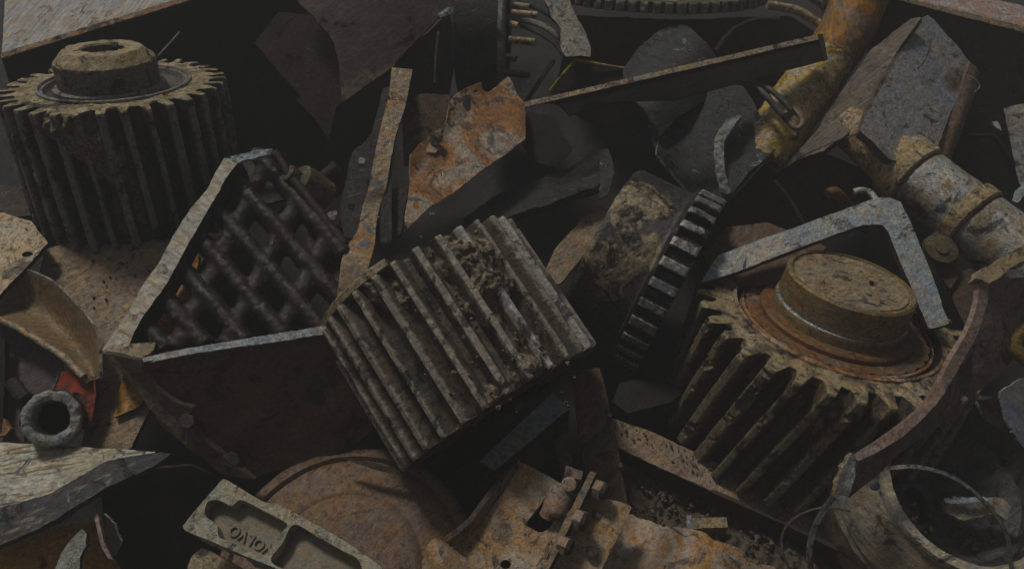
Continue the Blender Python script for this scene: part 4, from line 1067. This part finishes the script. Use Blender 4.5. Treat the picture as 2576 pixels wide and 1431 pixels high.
tag(tube('wire', [(130, 990, 250), (140, 965, 240), (150, 935, 230)], 3, 'wire', sides=8), 'short wire standing on the pipe mouth', 'wire')

# ------------------------------------------------------------------ lattice basket
t = thing('lattice_frame', 'cast steel grille box with lattice bars, pale edges and a dark front', 'grille', C(560, 900, 40))
latt = plane(560, 680, -6, -.08, .5)
poly = np.array([(640, 392), (705, 398), (800, 500), (868, 610), (885, 835), (600, 872), (340, 895), (330, 868), (470, 640)], float)


def inpoly(p):
    x, y = p; r = False
    for i in range(len(poly)):
        (x1, y1), (x2, y2) = poly[i], poly[(i + 1) % len(poly)]
        if (y1 > y) != (y2 > y) and x < (x2 - x1) * (y - y1) / (y2 - y1) + x1: r = not r
    return r


segs = []
O_, A_, B_ = np.array([592., 580.]), np.array([78., 90.]), np.array([-39., 80.])
for k in range(-4, 8):
    for base, d in ((O_ + B_ * k, A_), (O_ + A_ * k, B_)):
        s_ = np.linspace(-8, 8, 400)
        pts = [base + d * x for x in s_ if inpoly(base + d * x)]
        if len(pts) > 8: segs.append((pts[0], pts[-1], d is A_))
Vl, Fl = [], []
for a, b, isA in segs:
    q = np.array([a + (b - a) * x for x in np.linspace(0, 1, 20)])
    P = latt(q)
    tgt = unit(P[-1] - P[0]); nn = unit(np.cross([1.0, 0, -.08], [0, 1.0, -.5])); sd = np.cross(tgt, nn)
    base = len(Vl)
    w, h = (24, 40) if isA else (27, 36)
    for i in range(len(P)):
        for j in range(14):
            ang = 2 * math.pi * j / 14
            Vl.append(P[i] + sd * w * math.copysign(abs(math.cos(ang)) ** .8, math.cos(ang)) + nn * (h * math.sin(ang) - (0 if isA else 6)))
    for i in range(len(P) - 1):
        for j in range(14):
            k2 = (j + 1) % 14
            Fl.append((base + i * 14 + j, base + (i + 1) * 14 + j, base + (i + 1) * 14 + k2, base + i * 14 + k2))
    Fl.append(tuple(base + j for j in range(14))); Fl.append(tuple(base + (len(P) - 1) * 14 + j for j in range(14))[::-1])
lo = emit('lattice', np.array(Vl), Fl, 'lattice', t, sharp=0)
rm = lo.modifiers.new('remesh', 'REMESH'); rm.mode = 'VOXEL'; rm.voxel_size = 0.0032; rm.use_smooth_shade = True
sm = lo.modifiers.new('smooth', 'SMOOTH'); sm.iterations = 5; sm.factor = .5
dg = bpy.context.evaluated_depsgraph_get()
me2 = bpy.data.meshes.new_from_object(lo.evaluated_get(dg))
lo.modifiers.clear(); lo.data = me2
vv_ = np.zeros(len(me2.vertices) * 3); me2.vertices.foreach_get('co', vv_); vv_ = vv_.reshape(-1, 3)
nn_ = np.zeros(len(me2.vertices) * 3); me2.vertices.foreach_get('normal', nn_); nn_ = nn_.reshape(-1, 3)
vv_ = vv_ + nn_ * (((fbm(vv_ / U, 16, 3, 3.0) - .5) * 7 + (fbm(vv_ / U, 60, 2, 8.0) - .5) * 9) * U)[:, None]
me2.vertices.foreach_set('co', vv_.ravel()); me2.update()
if not me2.materials: me2.materials.append(M['lattice'])
me2.polygons.foreach_set('use_smooth', np.ones(len(me2.polygons), bool))

loft('side_bar', [[(563, 397, -70), (533, 450, -45), (520, 477, -32), (473, 534, 2), (430, 604, 35), (397, 664, 62), (360, 717, 88), (320, 787, 120), (287, 837, 145), (256, 880, 168)],
                   [(604, 402, -68), (564, 455, -44), (553, 477, -32), (517, 540, 2), (477, 607, 35), (447, 664, 62), (413, 724, 90), (373, 777, 116), (343, 824, 140), (322, 872, 166)]], 62, ['bar_cream', 'lattice'], t, n=90, m=8, rough=2.5, jag=1.6)
loft('torn_edge', [[(556, 412, -66), (585, 394, -70), (620, 384, -74), (650, 377, -78), (684, 374, -80)], [(584, 420, -64), (604, 408, -66), (630, 400, -70), (658, 394, -74), (680, 388, -78)]], 12, 'torn_blue', t, n=50, m=6, rough=4, rsize=18, jag=2.5)
plate('corner_lip', [(256, 882), (285, 868), (325, 864), (372, 862), (396, 862), (390, 878), (360, 896), (335, 908), (296, 900), (268, 895)], plane(320, 880, 172, 0, .8), 22, ['dirt_tan', 'olive'], t, jag=3, rough=4, rsize=24, grid=10)
fp = plane(560, 900, 170, -.13, -.22)
plate('front_panel', [(352, 912), (480, 886), (600, 868), (740, 846), (866, 828), (892, 860), (925, 930), (972, 1010), (955, 1060), (905, 1110), (860, 1140), (760, 1165), (640, 1200), (560, 1192), (480, 1110), (400, 1000)], fp, 40, ['basket_front', 'rust_brown'], t, rough=7, rsize=90, jag=2.5, grid=14)
tube('rust_scar', [tuple(q) for q in ((700, 1072, 78 + 22), (735, 1062, 100), (770, 1050, 98), (800, 1036, 97))], [(0, 2), (.5, 5), (1, 2)], 'rust_orange', t, rough=2, sides=8, flat=.4)
loft('rim', [[(345, 902, 184), (480, 874, 180), (600, 854, 172), (720, 835, 160), (800, 822, 150), (872, 814, 138)], [(352, 916, 190), (480, 890, 186), (600, 872, 178), (720, 856, 166), (800, 842, 156), (872, 835, 146)]], 16, 'rim_white', t, n=90, m=6, rough=2.5, rsize=20, jag=1.6)
plate('burnt_corner', [(888, 850), (905, 890), (935, 935), (974, 1005), (968, 1030), (945, 1000), (905, 950), (885, 905)], plane(925, 940, 128, -.13, -.3), 8, ['olive', 'torn_blue'], t, jag=3, rough=5, rsize=18, grid=9)
plate('side_flange', [(258, 890), (300, 896), (345, 906), (362, 930), (392, 975), (440, 1010), (486, 1028), (470, 1050), (500, 1090), (560, 1150), (640, 1205), (560, 1194), (480, 1130), (410, 1075), (365, 1010), (330, 965)], plane(400, 1000, 190, .1, -.2), 18, ['basket_front', 'flange_mud'], t, jag=2, rough=4, rsize=30, grid=10, dirt=lambda u, v: np.clip(1.1 - np.abs((v - 890) - (u - 258) * 1.0) / 34, 0, .8) * (u < 470))
prism('bolt', C(474, 1062, 195), unit((.2, .3, 1)), 18, 20, 'flange_mud', t, spin=.3)
prism('bolt', C(586, 1158, 150), unit((.2, .3, 1)), 20, 22, 'steel_dark', t, spin=.2)
tube('frame_bar', [(690, 385, -110), (740, 455, -90), (800, 530, -66), (866, 615, -40)], 13, 'basket_dark', t, rough=2)
plate('end_plate', [(600, 405), (690, 385), (745, 455), (720, 500), (640, 520), (590, 470)], plane(660, 440, -125, -.1, .45), 10, 'basket_dark', t, jag=2, rough=4)
plate('rear_plate', [(790, 520), (866, 600), (885, 700), (850, 800), (790, 700), (770, 600)], plane(830, 650, -60, -.1, .5), 10, 'basket_dark', t, jag=2, rough=4)

# ------------------------------------------------------------------ under and beside the middle gear
t = thing('steel_block', 'steel block with its lit top painted bright, wedged under the middle gear', 'block', C(1300, 1070, 20))
hull_box('block_body', [(1206, 1160, 70), (1392, 985, 20), (1432, 1028, 50), (1244, 1184, 100)], 70, DOWN, ['rim_white', 'steel_dark'], t, rough=2, sub=9)  # white top colour stands in for a patch of light
t = thing('flat_bar', 'brown flat bar running down under the middle gear to the bracket', 'bar', C(1510, 1110, 40))
plate('bar', [(1440, 930), (1510, 925), (1528, 1000), (1548, 1090), (1580, 1275), (1480, 1225), (1462, 1130), (1450, 1030)], plane(1510, 1100, 50, 0, .5), 14, ['bar_brown', 'rust_disc'], t, rough=2)
for (u, v) in ((1533, 1045), (1560, 1170)): prism('rivet', C(u, v, 54 + (v - 1100) * .5), (0, .45, .9), 6, 5, 'bolt_rust', t, n=8)
tag(plate('flat_bar', [(1385, 985), (1408, 1000), (1424, 1090), (1440, 1150), (1434, 1225), (1412, 1200), (1396, 1120)], plane(1415, 1100, 30, .2, .5), 12, 'olive', jag=2, rough=3), 'narrow mossy bar beside the brown flat bar under the middle gear', 'bar')
t = thing('angle_rail', 'rusty dirt-covered rail running under the capped gear', 'rail', C(1850, 1230, 90))
plate('rail_top', [(1526, 1046), (1640, 1086), (1760, 1140), (1900, 1210), (2060, 1300), (2260, 1400), (2240, 1440), (2117, 1386), (1977, 1318), (1800, 1238), (1640, 1166), (1552, 1124)], plane(1850, 1240, 96, 0, .75), 16, ['rust_floor', 'tan'], t, rough=4, jag=2)
loft('rail_side', [[(1552, 1126, 16), (1640, 1169, 46), (1800, 1241, 98), (1977, 1321, 156), (2117, 1389, 208), (2260, 1452, 255)], [(1560, 1160, -10), (1650, 1205, 15), (1810, 1280, 65), (1990, 1365, 120), (2130, 1430, 165), (2270, 1500, 205)]], 10, 'basket_dark', t, n=60, m=6, rough=2)

# dirt and rubble in the bottom right gap
Vg, Fg = [], []
nu, nv = 120, 60
for i in range(nv):
    for j in range(nu):
        u = 1560 + (2240 - 1560) * j / (nu - 1); v = 1180 + (1560 - 1180) * i / (nv - 1)
        Vg.append(C(u, v, 20 + (v - 1250) * .75 + 0))
Vg = np.array(Vg)
Vg = Vg + np.array([0, .6, .8]) * ((fbm(Vg, 45, 4, 3.0) - .5) * 60 + (fbm(Vg, 12, 3, 9.0) - .5) * 22)[:, None]
for i in range(nv - 1):
    for j in range(nu - 1):
        Fg.append((i * nu + j, (i + 1) * nu + j, (i + 1) * nu + j + 1, i * nu + j + 1))
tag(emit('rubble', Vg, Fg, 'gravel', sharp=0), 'dark crumbly dirt and rubble below the capped gear', 'rubble', None, 'stuff')
sp = []
for _ in range(320):
    u, v = random.uniform(1590, 2010), random.uniform(1225, 1440)
    sp.append((C(u, v, 32 + (v - 1250) * .75), random.uniform(2, 8)))
tag(clods('gravel', sp, 'gravel'), 'loose grit and pebbles scattered on the dark dirt', 'gravel', None, 'stuff')
t = thing('battery_holder', 'small yellowed block with a blue underside lying on the dirt', 'block', C(1775, 1325, 90))
hull_box('block_top', [(1737, 1302, 105), (1826, 1300, 105), (1830, 1326, 118), (1736, 1330, 118)], 24, DOWN, ['dirt_tan', 'orange_pipe'], t, rough=2, sub=7)
hull_box('end_cap', [(1727, 1296, 106), (1738, 1294, 106), (1738, 1330, 118), (1729, 1332, 118)], 24, DOWN, 'torn_blue', t, rough=2, sub=5)
hull_box('block_base', [(1740, 1334, 100), (1826, 1330, 100), (1826, 1352, 108), (1748, 1356, 108)], 20, DOWN, ['bluegrey', 'steel_dark'], t, rough=2, sub=7)

# ------------------------------------------------------------------ curved arc plate, right
Lb = [(2460, 697, 200), (2462, 730, 206), (2457, 770, 216), (2440, 820, 240), (2420, 860, 264), (2390, 907, 290), (2367, 952, 312), (2317, 1021, 348), (2250, 1077, 372), (2184, 1121, 388), (2144, 1146, 396)]
Rb = [(2490, 707, 196), (2485, 750, 202), (2475, 794, 214), (2457, 846, 238), (2428, 896, 266), (2397, 953, 302), (2350, 1021, 344), (2284, 1087, 372), (2217, 1131, 390), (2160, 1159, 400)]
Cb = [(2640, 690, 60), (2620, 780, 90), (2580, 860, 130), (2520, 935, 180), (2440, 1010, 245), (2367, 1068, 300), (2284, 1126, 340), (2217, 1186, 368), (2132, 1254, 385)]
t = thing('curved_plate', 'curved thick plate with a pink edge sweeping down over the capped gear', 'curved plate', C(2350, 1050, 240))
loft('edge', [Lb, Rb], 14, 'pink_edge', t, n=90, m=6, rough=1.2, jag=.8)
loft('face', [Rb, Cb], 12, 'arc_face', t, n=90, m=20, rough=4, jag=1)
plate('torn_end', [(2456, 700), (2470, 676), (2500, 660), (2540, 636), (2590, 606), (2590, 650), (2545, 672), (2510, 700), (2486, 712)], plane(2500, 680, 198, -.1, .5), 30, ['dirt_tan', 'tan'], t, jag=3.5, rough=5, rsize=24, grid=10)
plate('torn_end', [(2146, 1142), (2120, 1171), (2108, 1211), (2096, 1247), (2124, 1268), (2141, 1244), (2150, 1200), (2158, 1160)], plane(2125, 1205, 398, .2, .1), 20, ['white_scrape', 'tan'], t, jag=4, rough=7, rsize=22, grid=8)

# ------------------------------------------------------------------ bottom right housing
t = thing('steel_sheet', 'dark brown creased steel sheet leaning behind the round housing', 'metal sheet', C(2450, 1120, 140))
plate('sheet', [(2412, 998), (2500, 990), (2545, 1090), (2600, 1180), (2600, 1250), (2500, 1268), (2380, 1262), (2320, 1220), (2360, 1100)], plane(2450, 1120, 150, -.2, .3, lambda u, v: -14 * np.abs((u - 2450) * .92 - (v - 1000) * .39) / 60), 8, ['rust_brown', 'rust_orange'], t, rough=3, jag=2)
tube('crease', [(2450, 1000, 122), (2490, 1090, 146), (2552, 1238, 182)], 4, 'rust_orange', t, rough=1.5)
tag(plate('steel_sheet', [(2518, 985), (2560, 955), (2620, 950), (2620, 1170), (2560, 1110), (2532, 1060)], plane(2560, 1040, 200, 0, .3), 10, ['purple_sheet', 'torn_blue'], jag=4, rough=3), 'smooth purple-grey sheet with a torn bluish edge at the right edge', 'metal sheet')
tag(plate('metal_scrap', [(2418, 985), (2440, 1000), (2470, 994), (2500, 1000), (2470, 1006), (2430, 1004)], plane(2455, 998, 190, 0, .3), 6, 'torn_blue', grid=8, jag=3, rough=4), 'small bluish ragged scrap above the brown creased sheet', 'scrap')
tag(tube('yellow_hose', [(2620, 800, 150), (2575, 830, 150), (2552, 866, 155), (2570, 898, 165), (2620, 920, 170)], [(0, 12), (.5, 17), (1, 12)], 'yellow', rough=5, sides=20), 'yellow flaking curved piece at the right edge behind the curved plate', 'hose')
axh = unit((-.02, .46, .88))
cH = C(2452, 1210, 300)
tH, bH = frame(axh)
t = thing('round_housing', 'round cast housing with a tan rim and dark hollow at the bottom right', 'housing', cH - axh * 150)
k_ = (F - 300) / F
revolve('rim', cH, axh, [(198 * k_, 40), (204 * k_, 4), (207 * k_, 0), (227 * k_, 0), (231 * k_, 5), (234 * k_, 22)], 'housing_rim', t, n=120, th0=math.radians(-242), th1=math.radians(10), rough=2, rsize=24)
revolve('outer_shell', cH, axh, [(234 * k_, 22), (262 * k_, 34), (300 * k_, 60), (318 * k_, 78), (312 * k_, 86), (326 * k_, 96), (330 * k_, 200)], 'housing', t, n=140, th0=math.radians(-242), th1=math.radians(10), rough=3.5, rsize=40)
revolve('inner_shell', cH, axh, [(198 * k_, 40), (180 * k_, 110), (150 * k_, 130), (4, 135)], 'housing_in', t, n=120, rough=5, rsize=50)
revolve('bore', C(2304, 1271, 228), unit((.45, .35, .82)), [(36, 60), (38, 6), (41, 0), (52, -2), (60, 8), (60, 40)], ['black_face', 'housing_in'], t, n=60, rough=1.5, band=[0, 0, 1, 1, 1])
revolve('bore_bottom', C(2304, 1271, 228), unit((.45, .35, .82)), [(38, 50), (1, 50)], 'black_face', t, n=40, rough=.5)
tag(plate('torn_casting', [(2372, 1258), (2417, 1250), (2470, 1252), (2517, 1250), (2540, 1275), (2532, 1306), (2500, 1290), (2470, 1302), (2420, 1310), (2384, 1292)], plane(2450, 1275, 270, 0, .5), 20, ['housing', 'torn_blue'], jag=4, rough=8, rsize=26, grid=9), 'torn casting fragment with bluish edge inside the round housing', 'casting')
tag(loft('torn_strip', [[(2374, 1256, 280), (2400, 1250, 280), (2440, 1252, 280), (2500, 1250, 280)], [(2380, 1266, 284), (2404, 1264, 284), (2440, 1264, 284), (2495, 1264, 284)]], 6, 'torn_blue', n=40, m=5, rough=4, jag=4), 'bluish ragged strip on top of the torn casting fragment', 'metal strip')
clods('dirt_clumps', [(C(random.gauss(2440, 40), random.gauss(1352, 14), 245), random.uniform(3, 7)) for _ in range(40)], 'strip_grey', t)['kind'] = 'stuff'
clods('dirt_clumps', [(C(random.gauss(2285, 12), random.gauss(1300, 12), 318), random.uniform(3, 8)) for _ in range(26)], 'dirt_tan', t)['kind'] = 'stuff'
prism('plug', C(2200, 1222, 345), unit((-.3, .3, .9)), 10, 10, 'purple_sheet', t, n=10)


def hoop(pts, w, label, m='strap'):
    a = [(u, v, h) for u, v, h in pts]
    p = np.array([C(*q) for q in a])
    tg = np.gradient(p, axis=0); tg /= np.linalg.norm(tg, axis=1)[:, None]
    sd = np.cross(tg, np.array([0.25, .55, .8]))
    sd /= np.linalg.norm(sd, axis=1)[:, None]

    def inv(q): s = F / (F - q[2]); return (CX + q[0] * s, CY - q[1] * s, q[2])
    tag(loft('steel_strap', [[inv(x - y * w / 2) for x, y in zip(p, sd)], [inv(x + y * w / 2) for x, y in zip(p, sd)]], 3, m, n=90, m=4, rough=.6, jag=.5), label, 'strap', 'loose steel straps at the bottom right')


hoop([(2238, 1176, 372), (2300, 1173, 380), (2370, 1188, 385), (2430, 1220, 390), (2490, 1275, 396), (2530, 1335, 402), (2543, 1390, 406), (2548, 1470, 410)], 9, 'thin steel strap arching over the round housing')
hoop([(2128, 1212, 372), (2092, 1256, 374), (2056, 1312, 376), (2038, 1372, 378), (2040, 1420, 380), (2055, 1480, 385)], 12, 'bent steel strap hanging from the torn end of the curved plate')
hoop([(2140, 1284, 280), (2070, 1275, 285), (2004, 1298, 290), (1972, 1335, 296), (1968, 1378, 300), (1985, 1430, 305), (2000, 1480, 308)], 4, 'hair-thin dark strap curling left of the broader strap', 'wire')

# ------------------------------------------------------------------ bottom left
t = thing('slab', 'pale weathered slab with a dark scraped lower face at the left edge', 'slab', C(150, 1220, 300))
plate('top_face', [(-60, 1106), (0, 1112), (133, 1119), (333, 1132), (395, 1136), (267, 1160), (207, 1196), (133, 1238), (60, 1262), (-60, 1290)], plane(150, 1160, 265, 0, .9), 30, ['wood_pale', 'wood_dark'], t, rough=3, jag=1.2, rsize=90)
plate('lower_face', [(398, 1137), (432, 1138), (400, 1162), (367, 1181), (277, 1221), (187, 1274), (130, 1311), (60, 1345), (-60, 1392), (-60, 1289), (60, 1261), (133, 1237), (207, 1195), (267, 1159)], plane(207, 1195, 297, -.16, .42), 34, ['wood_dark', 'olive'], t, rough=3.5, jag=2.5)
t = thing('orange_casing', 'orange painted curved casing poking out under the pale slab', 'casing', C(120, 1390, 300))
plate('casing_shell', [(-60, 1410), (30, 1372), (110, 1335), (180, 1312), (245, 1300), (250, 1350), (285, 1420), (300, 1480), (-60, 1480)], plane(120, 1390, 315, -.25, .5, lambda u, v: -((u - 60) / 60.0) ** 2 * 6), 12, ['orange_plate', 'rust_brown'], t, rough=4)
loft('red_rim', [[(236, 1296, 300), (244, 1330, 318), (254, 1370, 332), (272, 1404, 345)], [(246, 1290, 300), (254, 1328, 318), (264, 1368, 332), (284, 1406, 345)]], 8, 'pink_edge', t, n=40, m=4)
tag(plate('metal_shard', [(205, 1328), (216, 1340), (217, 1372), (202, 1400), (200, 1470), (118, 1470), (150, 1402), (186, 1346)], plane(180, 1400, 385, -.1, .4), 14, ['ring_pale', 'olive'], rough=5, rsize=24, jag=3, grid=10), 'pale bluish pointed shard standing on the orange casing', 'shard')
tag(plate('torn_strip', [(262, 1290), (290, 1320), (300, 1370), (285, 1400), (272, 1370), (262, 1330)], plane(280, 1340, 322, .1, .3), 8, ['black_face', 'torn_blue'], jag=4, rough=5, grid=9), 'black torn strip with bluish edges beside the orange casing', 'metal strip')

# disc
axx = unit((0, .515, .857))
kx = (F - 225) / F
cX = C(870, 1442, 225)
t = thing('rusted_disc', 'large round rusted disc with a rolled rim at the bottom', 'disc', cX - axx * 60)
revolve('disc_face', cX, axx, [(1, -30), (110, -27), (180 * kx, -20), (196 * kx, -10), (204 * kx, -12), (280 * kx, -2), (296 * kx, 6)], 'rust_disc', t, n=180, rough=3.0, rsize=80)
revolve('rim', cX, axx, [(296 * kx, 6), (304 * kx, -3), (322 * kx, -2), (331 * kx, 6), (331 * kx, 50)], 'rust_disc', t, n=180, rough=1.6, rsize=50)
tag(plate('steel_plate', [(862, 1150), (940, 1162), (1020, 1186), (990, 1192), (900, 1168)], plane(940, 1170, 160, .1, .3), 10, 'rust_brown'), 'edge of a brown plate behind the rusted disc', 'plate')

# casting with raised lettering
t = thing('cast_bracket', 'pale cast metal block with two pockets and raised lettering', 'casting', C(680, 1380, 330))
pc = plane(650, 1330, 395, .05, .62)
nc = unit(np.cross([1.0, 0, .05], [0, 1.0, -.62]))
pk1 = [(515, 1284), (522, 1262), (541, 1256), (562, 1262), (580, 1272), (596, 1262), (612, 1258), (660, 1282), (716, 1312), (721, 1322), (700, 1350), (664, 1397), (640, 1394), (600, 1372), (552, 1350), (547, 1324), (532, 1308), (519, 1300)]
pk2 = [(740, 1318), (800, 1350), (862, 1384), (905, 1412), (900, 1470), (800, 1475), (740, 1442), (682, 1410), (712, 1362)]
plate('frame', [(556, 1208), (563, 1203), (575, 1208), (620, 1237), (667, 1264), (703, 1268), (740, 1288), (800, 1322), (859, 1354), (905, 1385), (960, 1425), (1030, 1490), (800, 1500), (693, 1428), (617, 1398), (547, 1367), (466, 1334), (459, 1324), (475, 1302), (515, 1255)], pc, 62, ['casting', 'casting'], t, holes=[pk1, pk2], rough=2.2, rsize=30, jag=1.0, grid=9, step=6)
pf = lambda uv: pc(uv) - nc * 30
pb = plate('pocket_base', [(505, 1245), (620, 1248), (740, 1310), (700, 1370), (664, 1405), (540, 1355)], pf, 20, 'casting_pocket', t, rough=1.2)
plate('pocket_base', [(735, 1310), (870, 1380), (930, 1420), (920, 1490), (800, 1490), (675, 1412)], pf, 20, 'casting_pocket', t, rough=1.2)
fc = bpy.data.curves.new('lettering', 'FONT')
fc.body = 'VOLVO'
fc.align_x = 'CENTER'; fc.align_y = 'CENTER'
fc.size = 30 * U
fc.extrude = 2.2 * U
fc.bevel_depth = .5 * U
fc.space_character = 1.08
fo = bpy.data.objects.new('lettering_tmp', fc)
COL.objects.link(fo)
bpy.context.view_layer.update()
lm = bpy.data.meshes.new_from_object(fo.evaluated_get(bpy.context.evaluated_depsgraph_get()))
bpy.data.objects.remove(fo)
lm.materials.clear(); lm.materials.append(M['casting_pocket'])
P0 = pf(np.array([(620., 1347.)]))[0] + nc * 2
X_ = unit(pf(np.array([(572., 1322.)]))[0] - pf(np.array([(668., 1373.)]))[0])
Y_ = np.cross(nc, X_)
R3 = np.stack([X_, Y_, nc], 1)                       # columns, in view rows
Wr = to_world(np.stack([X_, Y_, nc])) - to_world([[0, 0, 0]])
Wr = Wr / U
lo2 = bpy.data.objects.new('lettering', lm)
COL.objects.link(lo2)
mw = Matrix(((Wr[0][0], Wr[1][0], Wr[2][0]), (Wr[0][1], Wr[1][1], Wr[2][1]), (Wr[0][2], Wr[1][2], Wr[2][2]))).to_4x4()
w0 = Vector(to_world([P0])[0])
lo2.parent = pb
lo2.matrix_local = Matrix.Translation(w0 - t.location - pb.location) @ mw
tag(plate('flat_bar', [(466, 1440), (480, 1400), (508, 1376), (530, 1385), (600, 1425), (640, 1460), (600, 1490), (470, 1490)], plane(530, 1430, 300, .2, .5), 16, ['dirt_tan', 'rust_brown'], jag=1.5), 'tan bar end under the pale casting', 'bar')

# ------------------------------------------------------------------ bolted bracket, bottom centre
t = thing('bolted_bracket', 'rusty channel bracket with bolts, a slot and a rib at the bottom centre', 'bracket', C(1350, 1350, 270))
pz = plane(1320, 1320, 315, .05, .62)
plate('base_plate', [(1312, 1163), (1350, 1180), (1405, 1212), (1455, 1235), (1500, 1238), (1440, 1350), (1400, 1480), (1120, 1480), (1120, 1385), (1150, 1366), (1212, 1312), (1265, 1238)], pz, 12, ['rust_pale', 'rust_orange'], t, rough=3, jag=1.5, grid=14,
      holes=[[(1386, 1236), (1354, 1276), (1324, 1316), (1338, 1328), (1360, 1338), (1388, 1318), (1402, 1262)], [(1272 + 14 * math.cos(a), 1418 + 12 * math.sin(a)) for a in np.linspace(0, 2 * math.pi, 10, endpoint=False)]],
      dirt=lambda u, v: .75 * np.exp(-((u - 1262) ** 2 / 1600 + (v - 1330) ** 2 / 3500)))
loft('side_flange', [[(1306, 1156, 250), (1280, 1186, 268), (1240, 1240, 302), (1190, 1306, 340), (1157, 1338, 360), (1122, 1362, 372)], [(1320, 1172, 226), (1294, 1208, 245), (1262, 1248, 270), (1212, 1316, 308), (1172, 1352, 330), (1140, 1376, 345)]], 12, ['rust_bar', 'rust_brown'], t, n=60, m=8, rough=1.5, jag=1.2)
loft('curled_lip', [[(1120, 1362, 378), (1098, 1352, 385), (1072, 1374, 388), (1062, 1420, 392), (1060, 1480, 400)], [(1140, 1380, 375), (1122, 1382, 398), (1110, 1410, 412), (1110, 1440, 420), (1112, 1490, 430)], [(1170, 1402, 365), (1175, 1410, 385), (1180, 1430, 398), (1190, 1460, 405), (1200, 1500, 410)]], 12, 'rust_pale', t, n=44, m=16, rough=2, jag=.8)
rb = [(1496, 1186, 285), (1456, 1258, 330), (1412, 1340, 385), (1372, 1420, 435), (1345, 1480, 470)]
hull_box('rib', [(1484, 1184, 300), (1500, 1190, 300), (1376, 1440, 440), (1356, 1436, 440)], 62, unit((.25, -.2, -.95)), ['rust_bar', 'steel_dark'], t, rough=1.5, sub=10)
hull_box('clamp_bar', [(1432, 1310, 350), (1442, 1314, 350), (1386, 1412, 395), (1370, 1404, 395)], 30, unit((.1, -.2, -1)), 'rust_pale', t, rough=1.2, sub=8)
rl = tube('roller', [(1412, 1228, 300), (1404, 1262, 312), (1396, 1300, 322)], [(0, 27), (.1, 29), (.9, 29), (1, 22)], 'bolt_rust', t, rough=2.2, sides=24, step=4)
hull_box('roller_top', [(1396, 1214, 322), (1428, 1222, 322), (1424, 1242, 330), (1390, 1236, 330)], 26, (0, -.3, -1), 'rust_pale', rl, rough=2, sub=6)
tube('lug', [(1374, 1300, 320), (1384, 1280, 322)], 16, 'bolt_rust', t, rough=2)
hull_box('post', [(1424, 1170, 300), (1466, 1184, 300), (1462, 1206, 306), (1420, 1198, 306)], 50, unit((0, -.8, -.5)), ['pink_edge', 'bolt_rust'], t, rough=1.8, sub=7)
prism('pin_head', C(1431, 1218, 318), unit((0, .3, .95)), 16, 10, 'rust_pale', t, n=14)
for (u, v, h, r) in ((1496, 1226, 300, 21), (1446, 1303, 350, 23), (1408, 1366, 395, 19)):
    d = unit((.86, -.28, .42))
    bo = prism('bolt', C(u, v, h), d, r, 20, 'bolt_rust', t, spin=.4, rough=1)
    tube('shank', [(u - 14, v - 4, h - 12), (u + 22, v + 10, h + 10)], r * .55, 'bolt_rust', bo, rough=.6)
    prism('washer', C(u + 20, v + 8, h + 12), d, r * .8, 10, 'steel_dark', bo, n=12)
sp_ = plate('side_plate', [(1498, 1246), (1526, 1254), (1560, 1262), (1590, 1272), (1560, 1340), (1510, 1440), (1490, 1490), (1370, 1490), (1400, 1430), (1450, 1335)], plane(1510, 1340, 318, .05, .58), 16, ['rust_pale', 'rust_bar'], t, rough=2.5, jag=1.3, grid=14)
for (u, v) in ((1502, 1294), (1492, 1388)):
    revolve('rivet', C(u, v, 318 + (v - 1340) * .58 + 12), unit((0, .45, .9)), [(1, -2), (7, 0), (12, 5), (14, 12)], 'bolt_rust', sp_, n=20, step=3)
tag(plate('steel_sheet', [(1560, 1288), (1592, 1286), (1635, 1306), (1669, 1327), (1717, 1326), (1767, 1341), (1797, 1364), (1850, 1377), (1867, 1392), (1880, 1411), (1950, 1422), (2010, 1490), (1480, 1490), (1520, 1400)],
          plane(1700, 1390, 262, -.05, .6, lambda u, v: 9 * np.sin((u + v * .5) / 26) * (u < 1730) + 14 * np.cos((u - 1780) / 60)), 9, ['rust_peach', 'torn_blue'], rough=5, rsize=60, jag=2.5, grid=13), 'crumpled peach and orange rusted sheet at the bottom edge', 'metal sheet')

# ------------------------------------------------------------------ loose flakes and crumbs lying on the pieces
def litter(name, surf, box, n, mats, label, smin=1.5, smax=5, ok=None):
    sp = []
    while len(sp) < n:
        u, v = random.uniform(box[0], box[2]), random.uniform(box[1], box[3])
        if ok and not ok(u, v): continue
        sp.append((surf(np.array([[u, v]]))[0] + np.array([0, .5, 1.5]), random.uniform(smin, smax) * random.uniform(.5, 1)))
    tag(clods(name, sp, mats), label, 'crumbs', None, 'stuff')


litter('rust_crumbs', plane(290, 637, -84, 0, .6), (150, 650, 420, 900), 22, 'rust_floor', 'rust crumbs and grit lying on the big pitted brown plate', ok=lambda u, v: u > 170 + (v - 650) * .2 and u < 420 - (v - 640) * .35)
litter('dirt_crumbs', plane(1850, 1240, 98, 0, .75), (1560, 1080, 2000, 1300), 110, 'gravel', 'dirt crumbs lying along the rusty rail', ok=lambda u, v: abs((v - 1085) - (u - 1590) * .5) < 26)
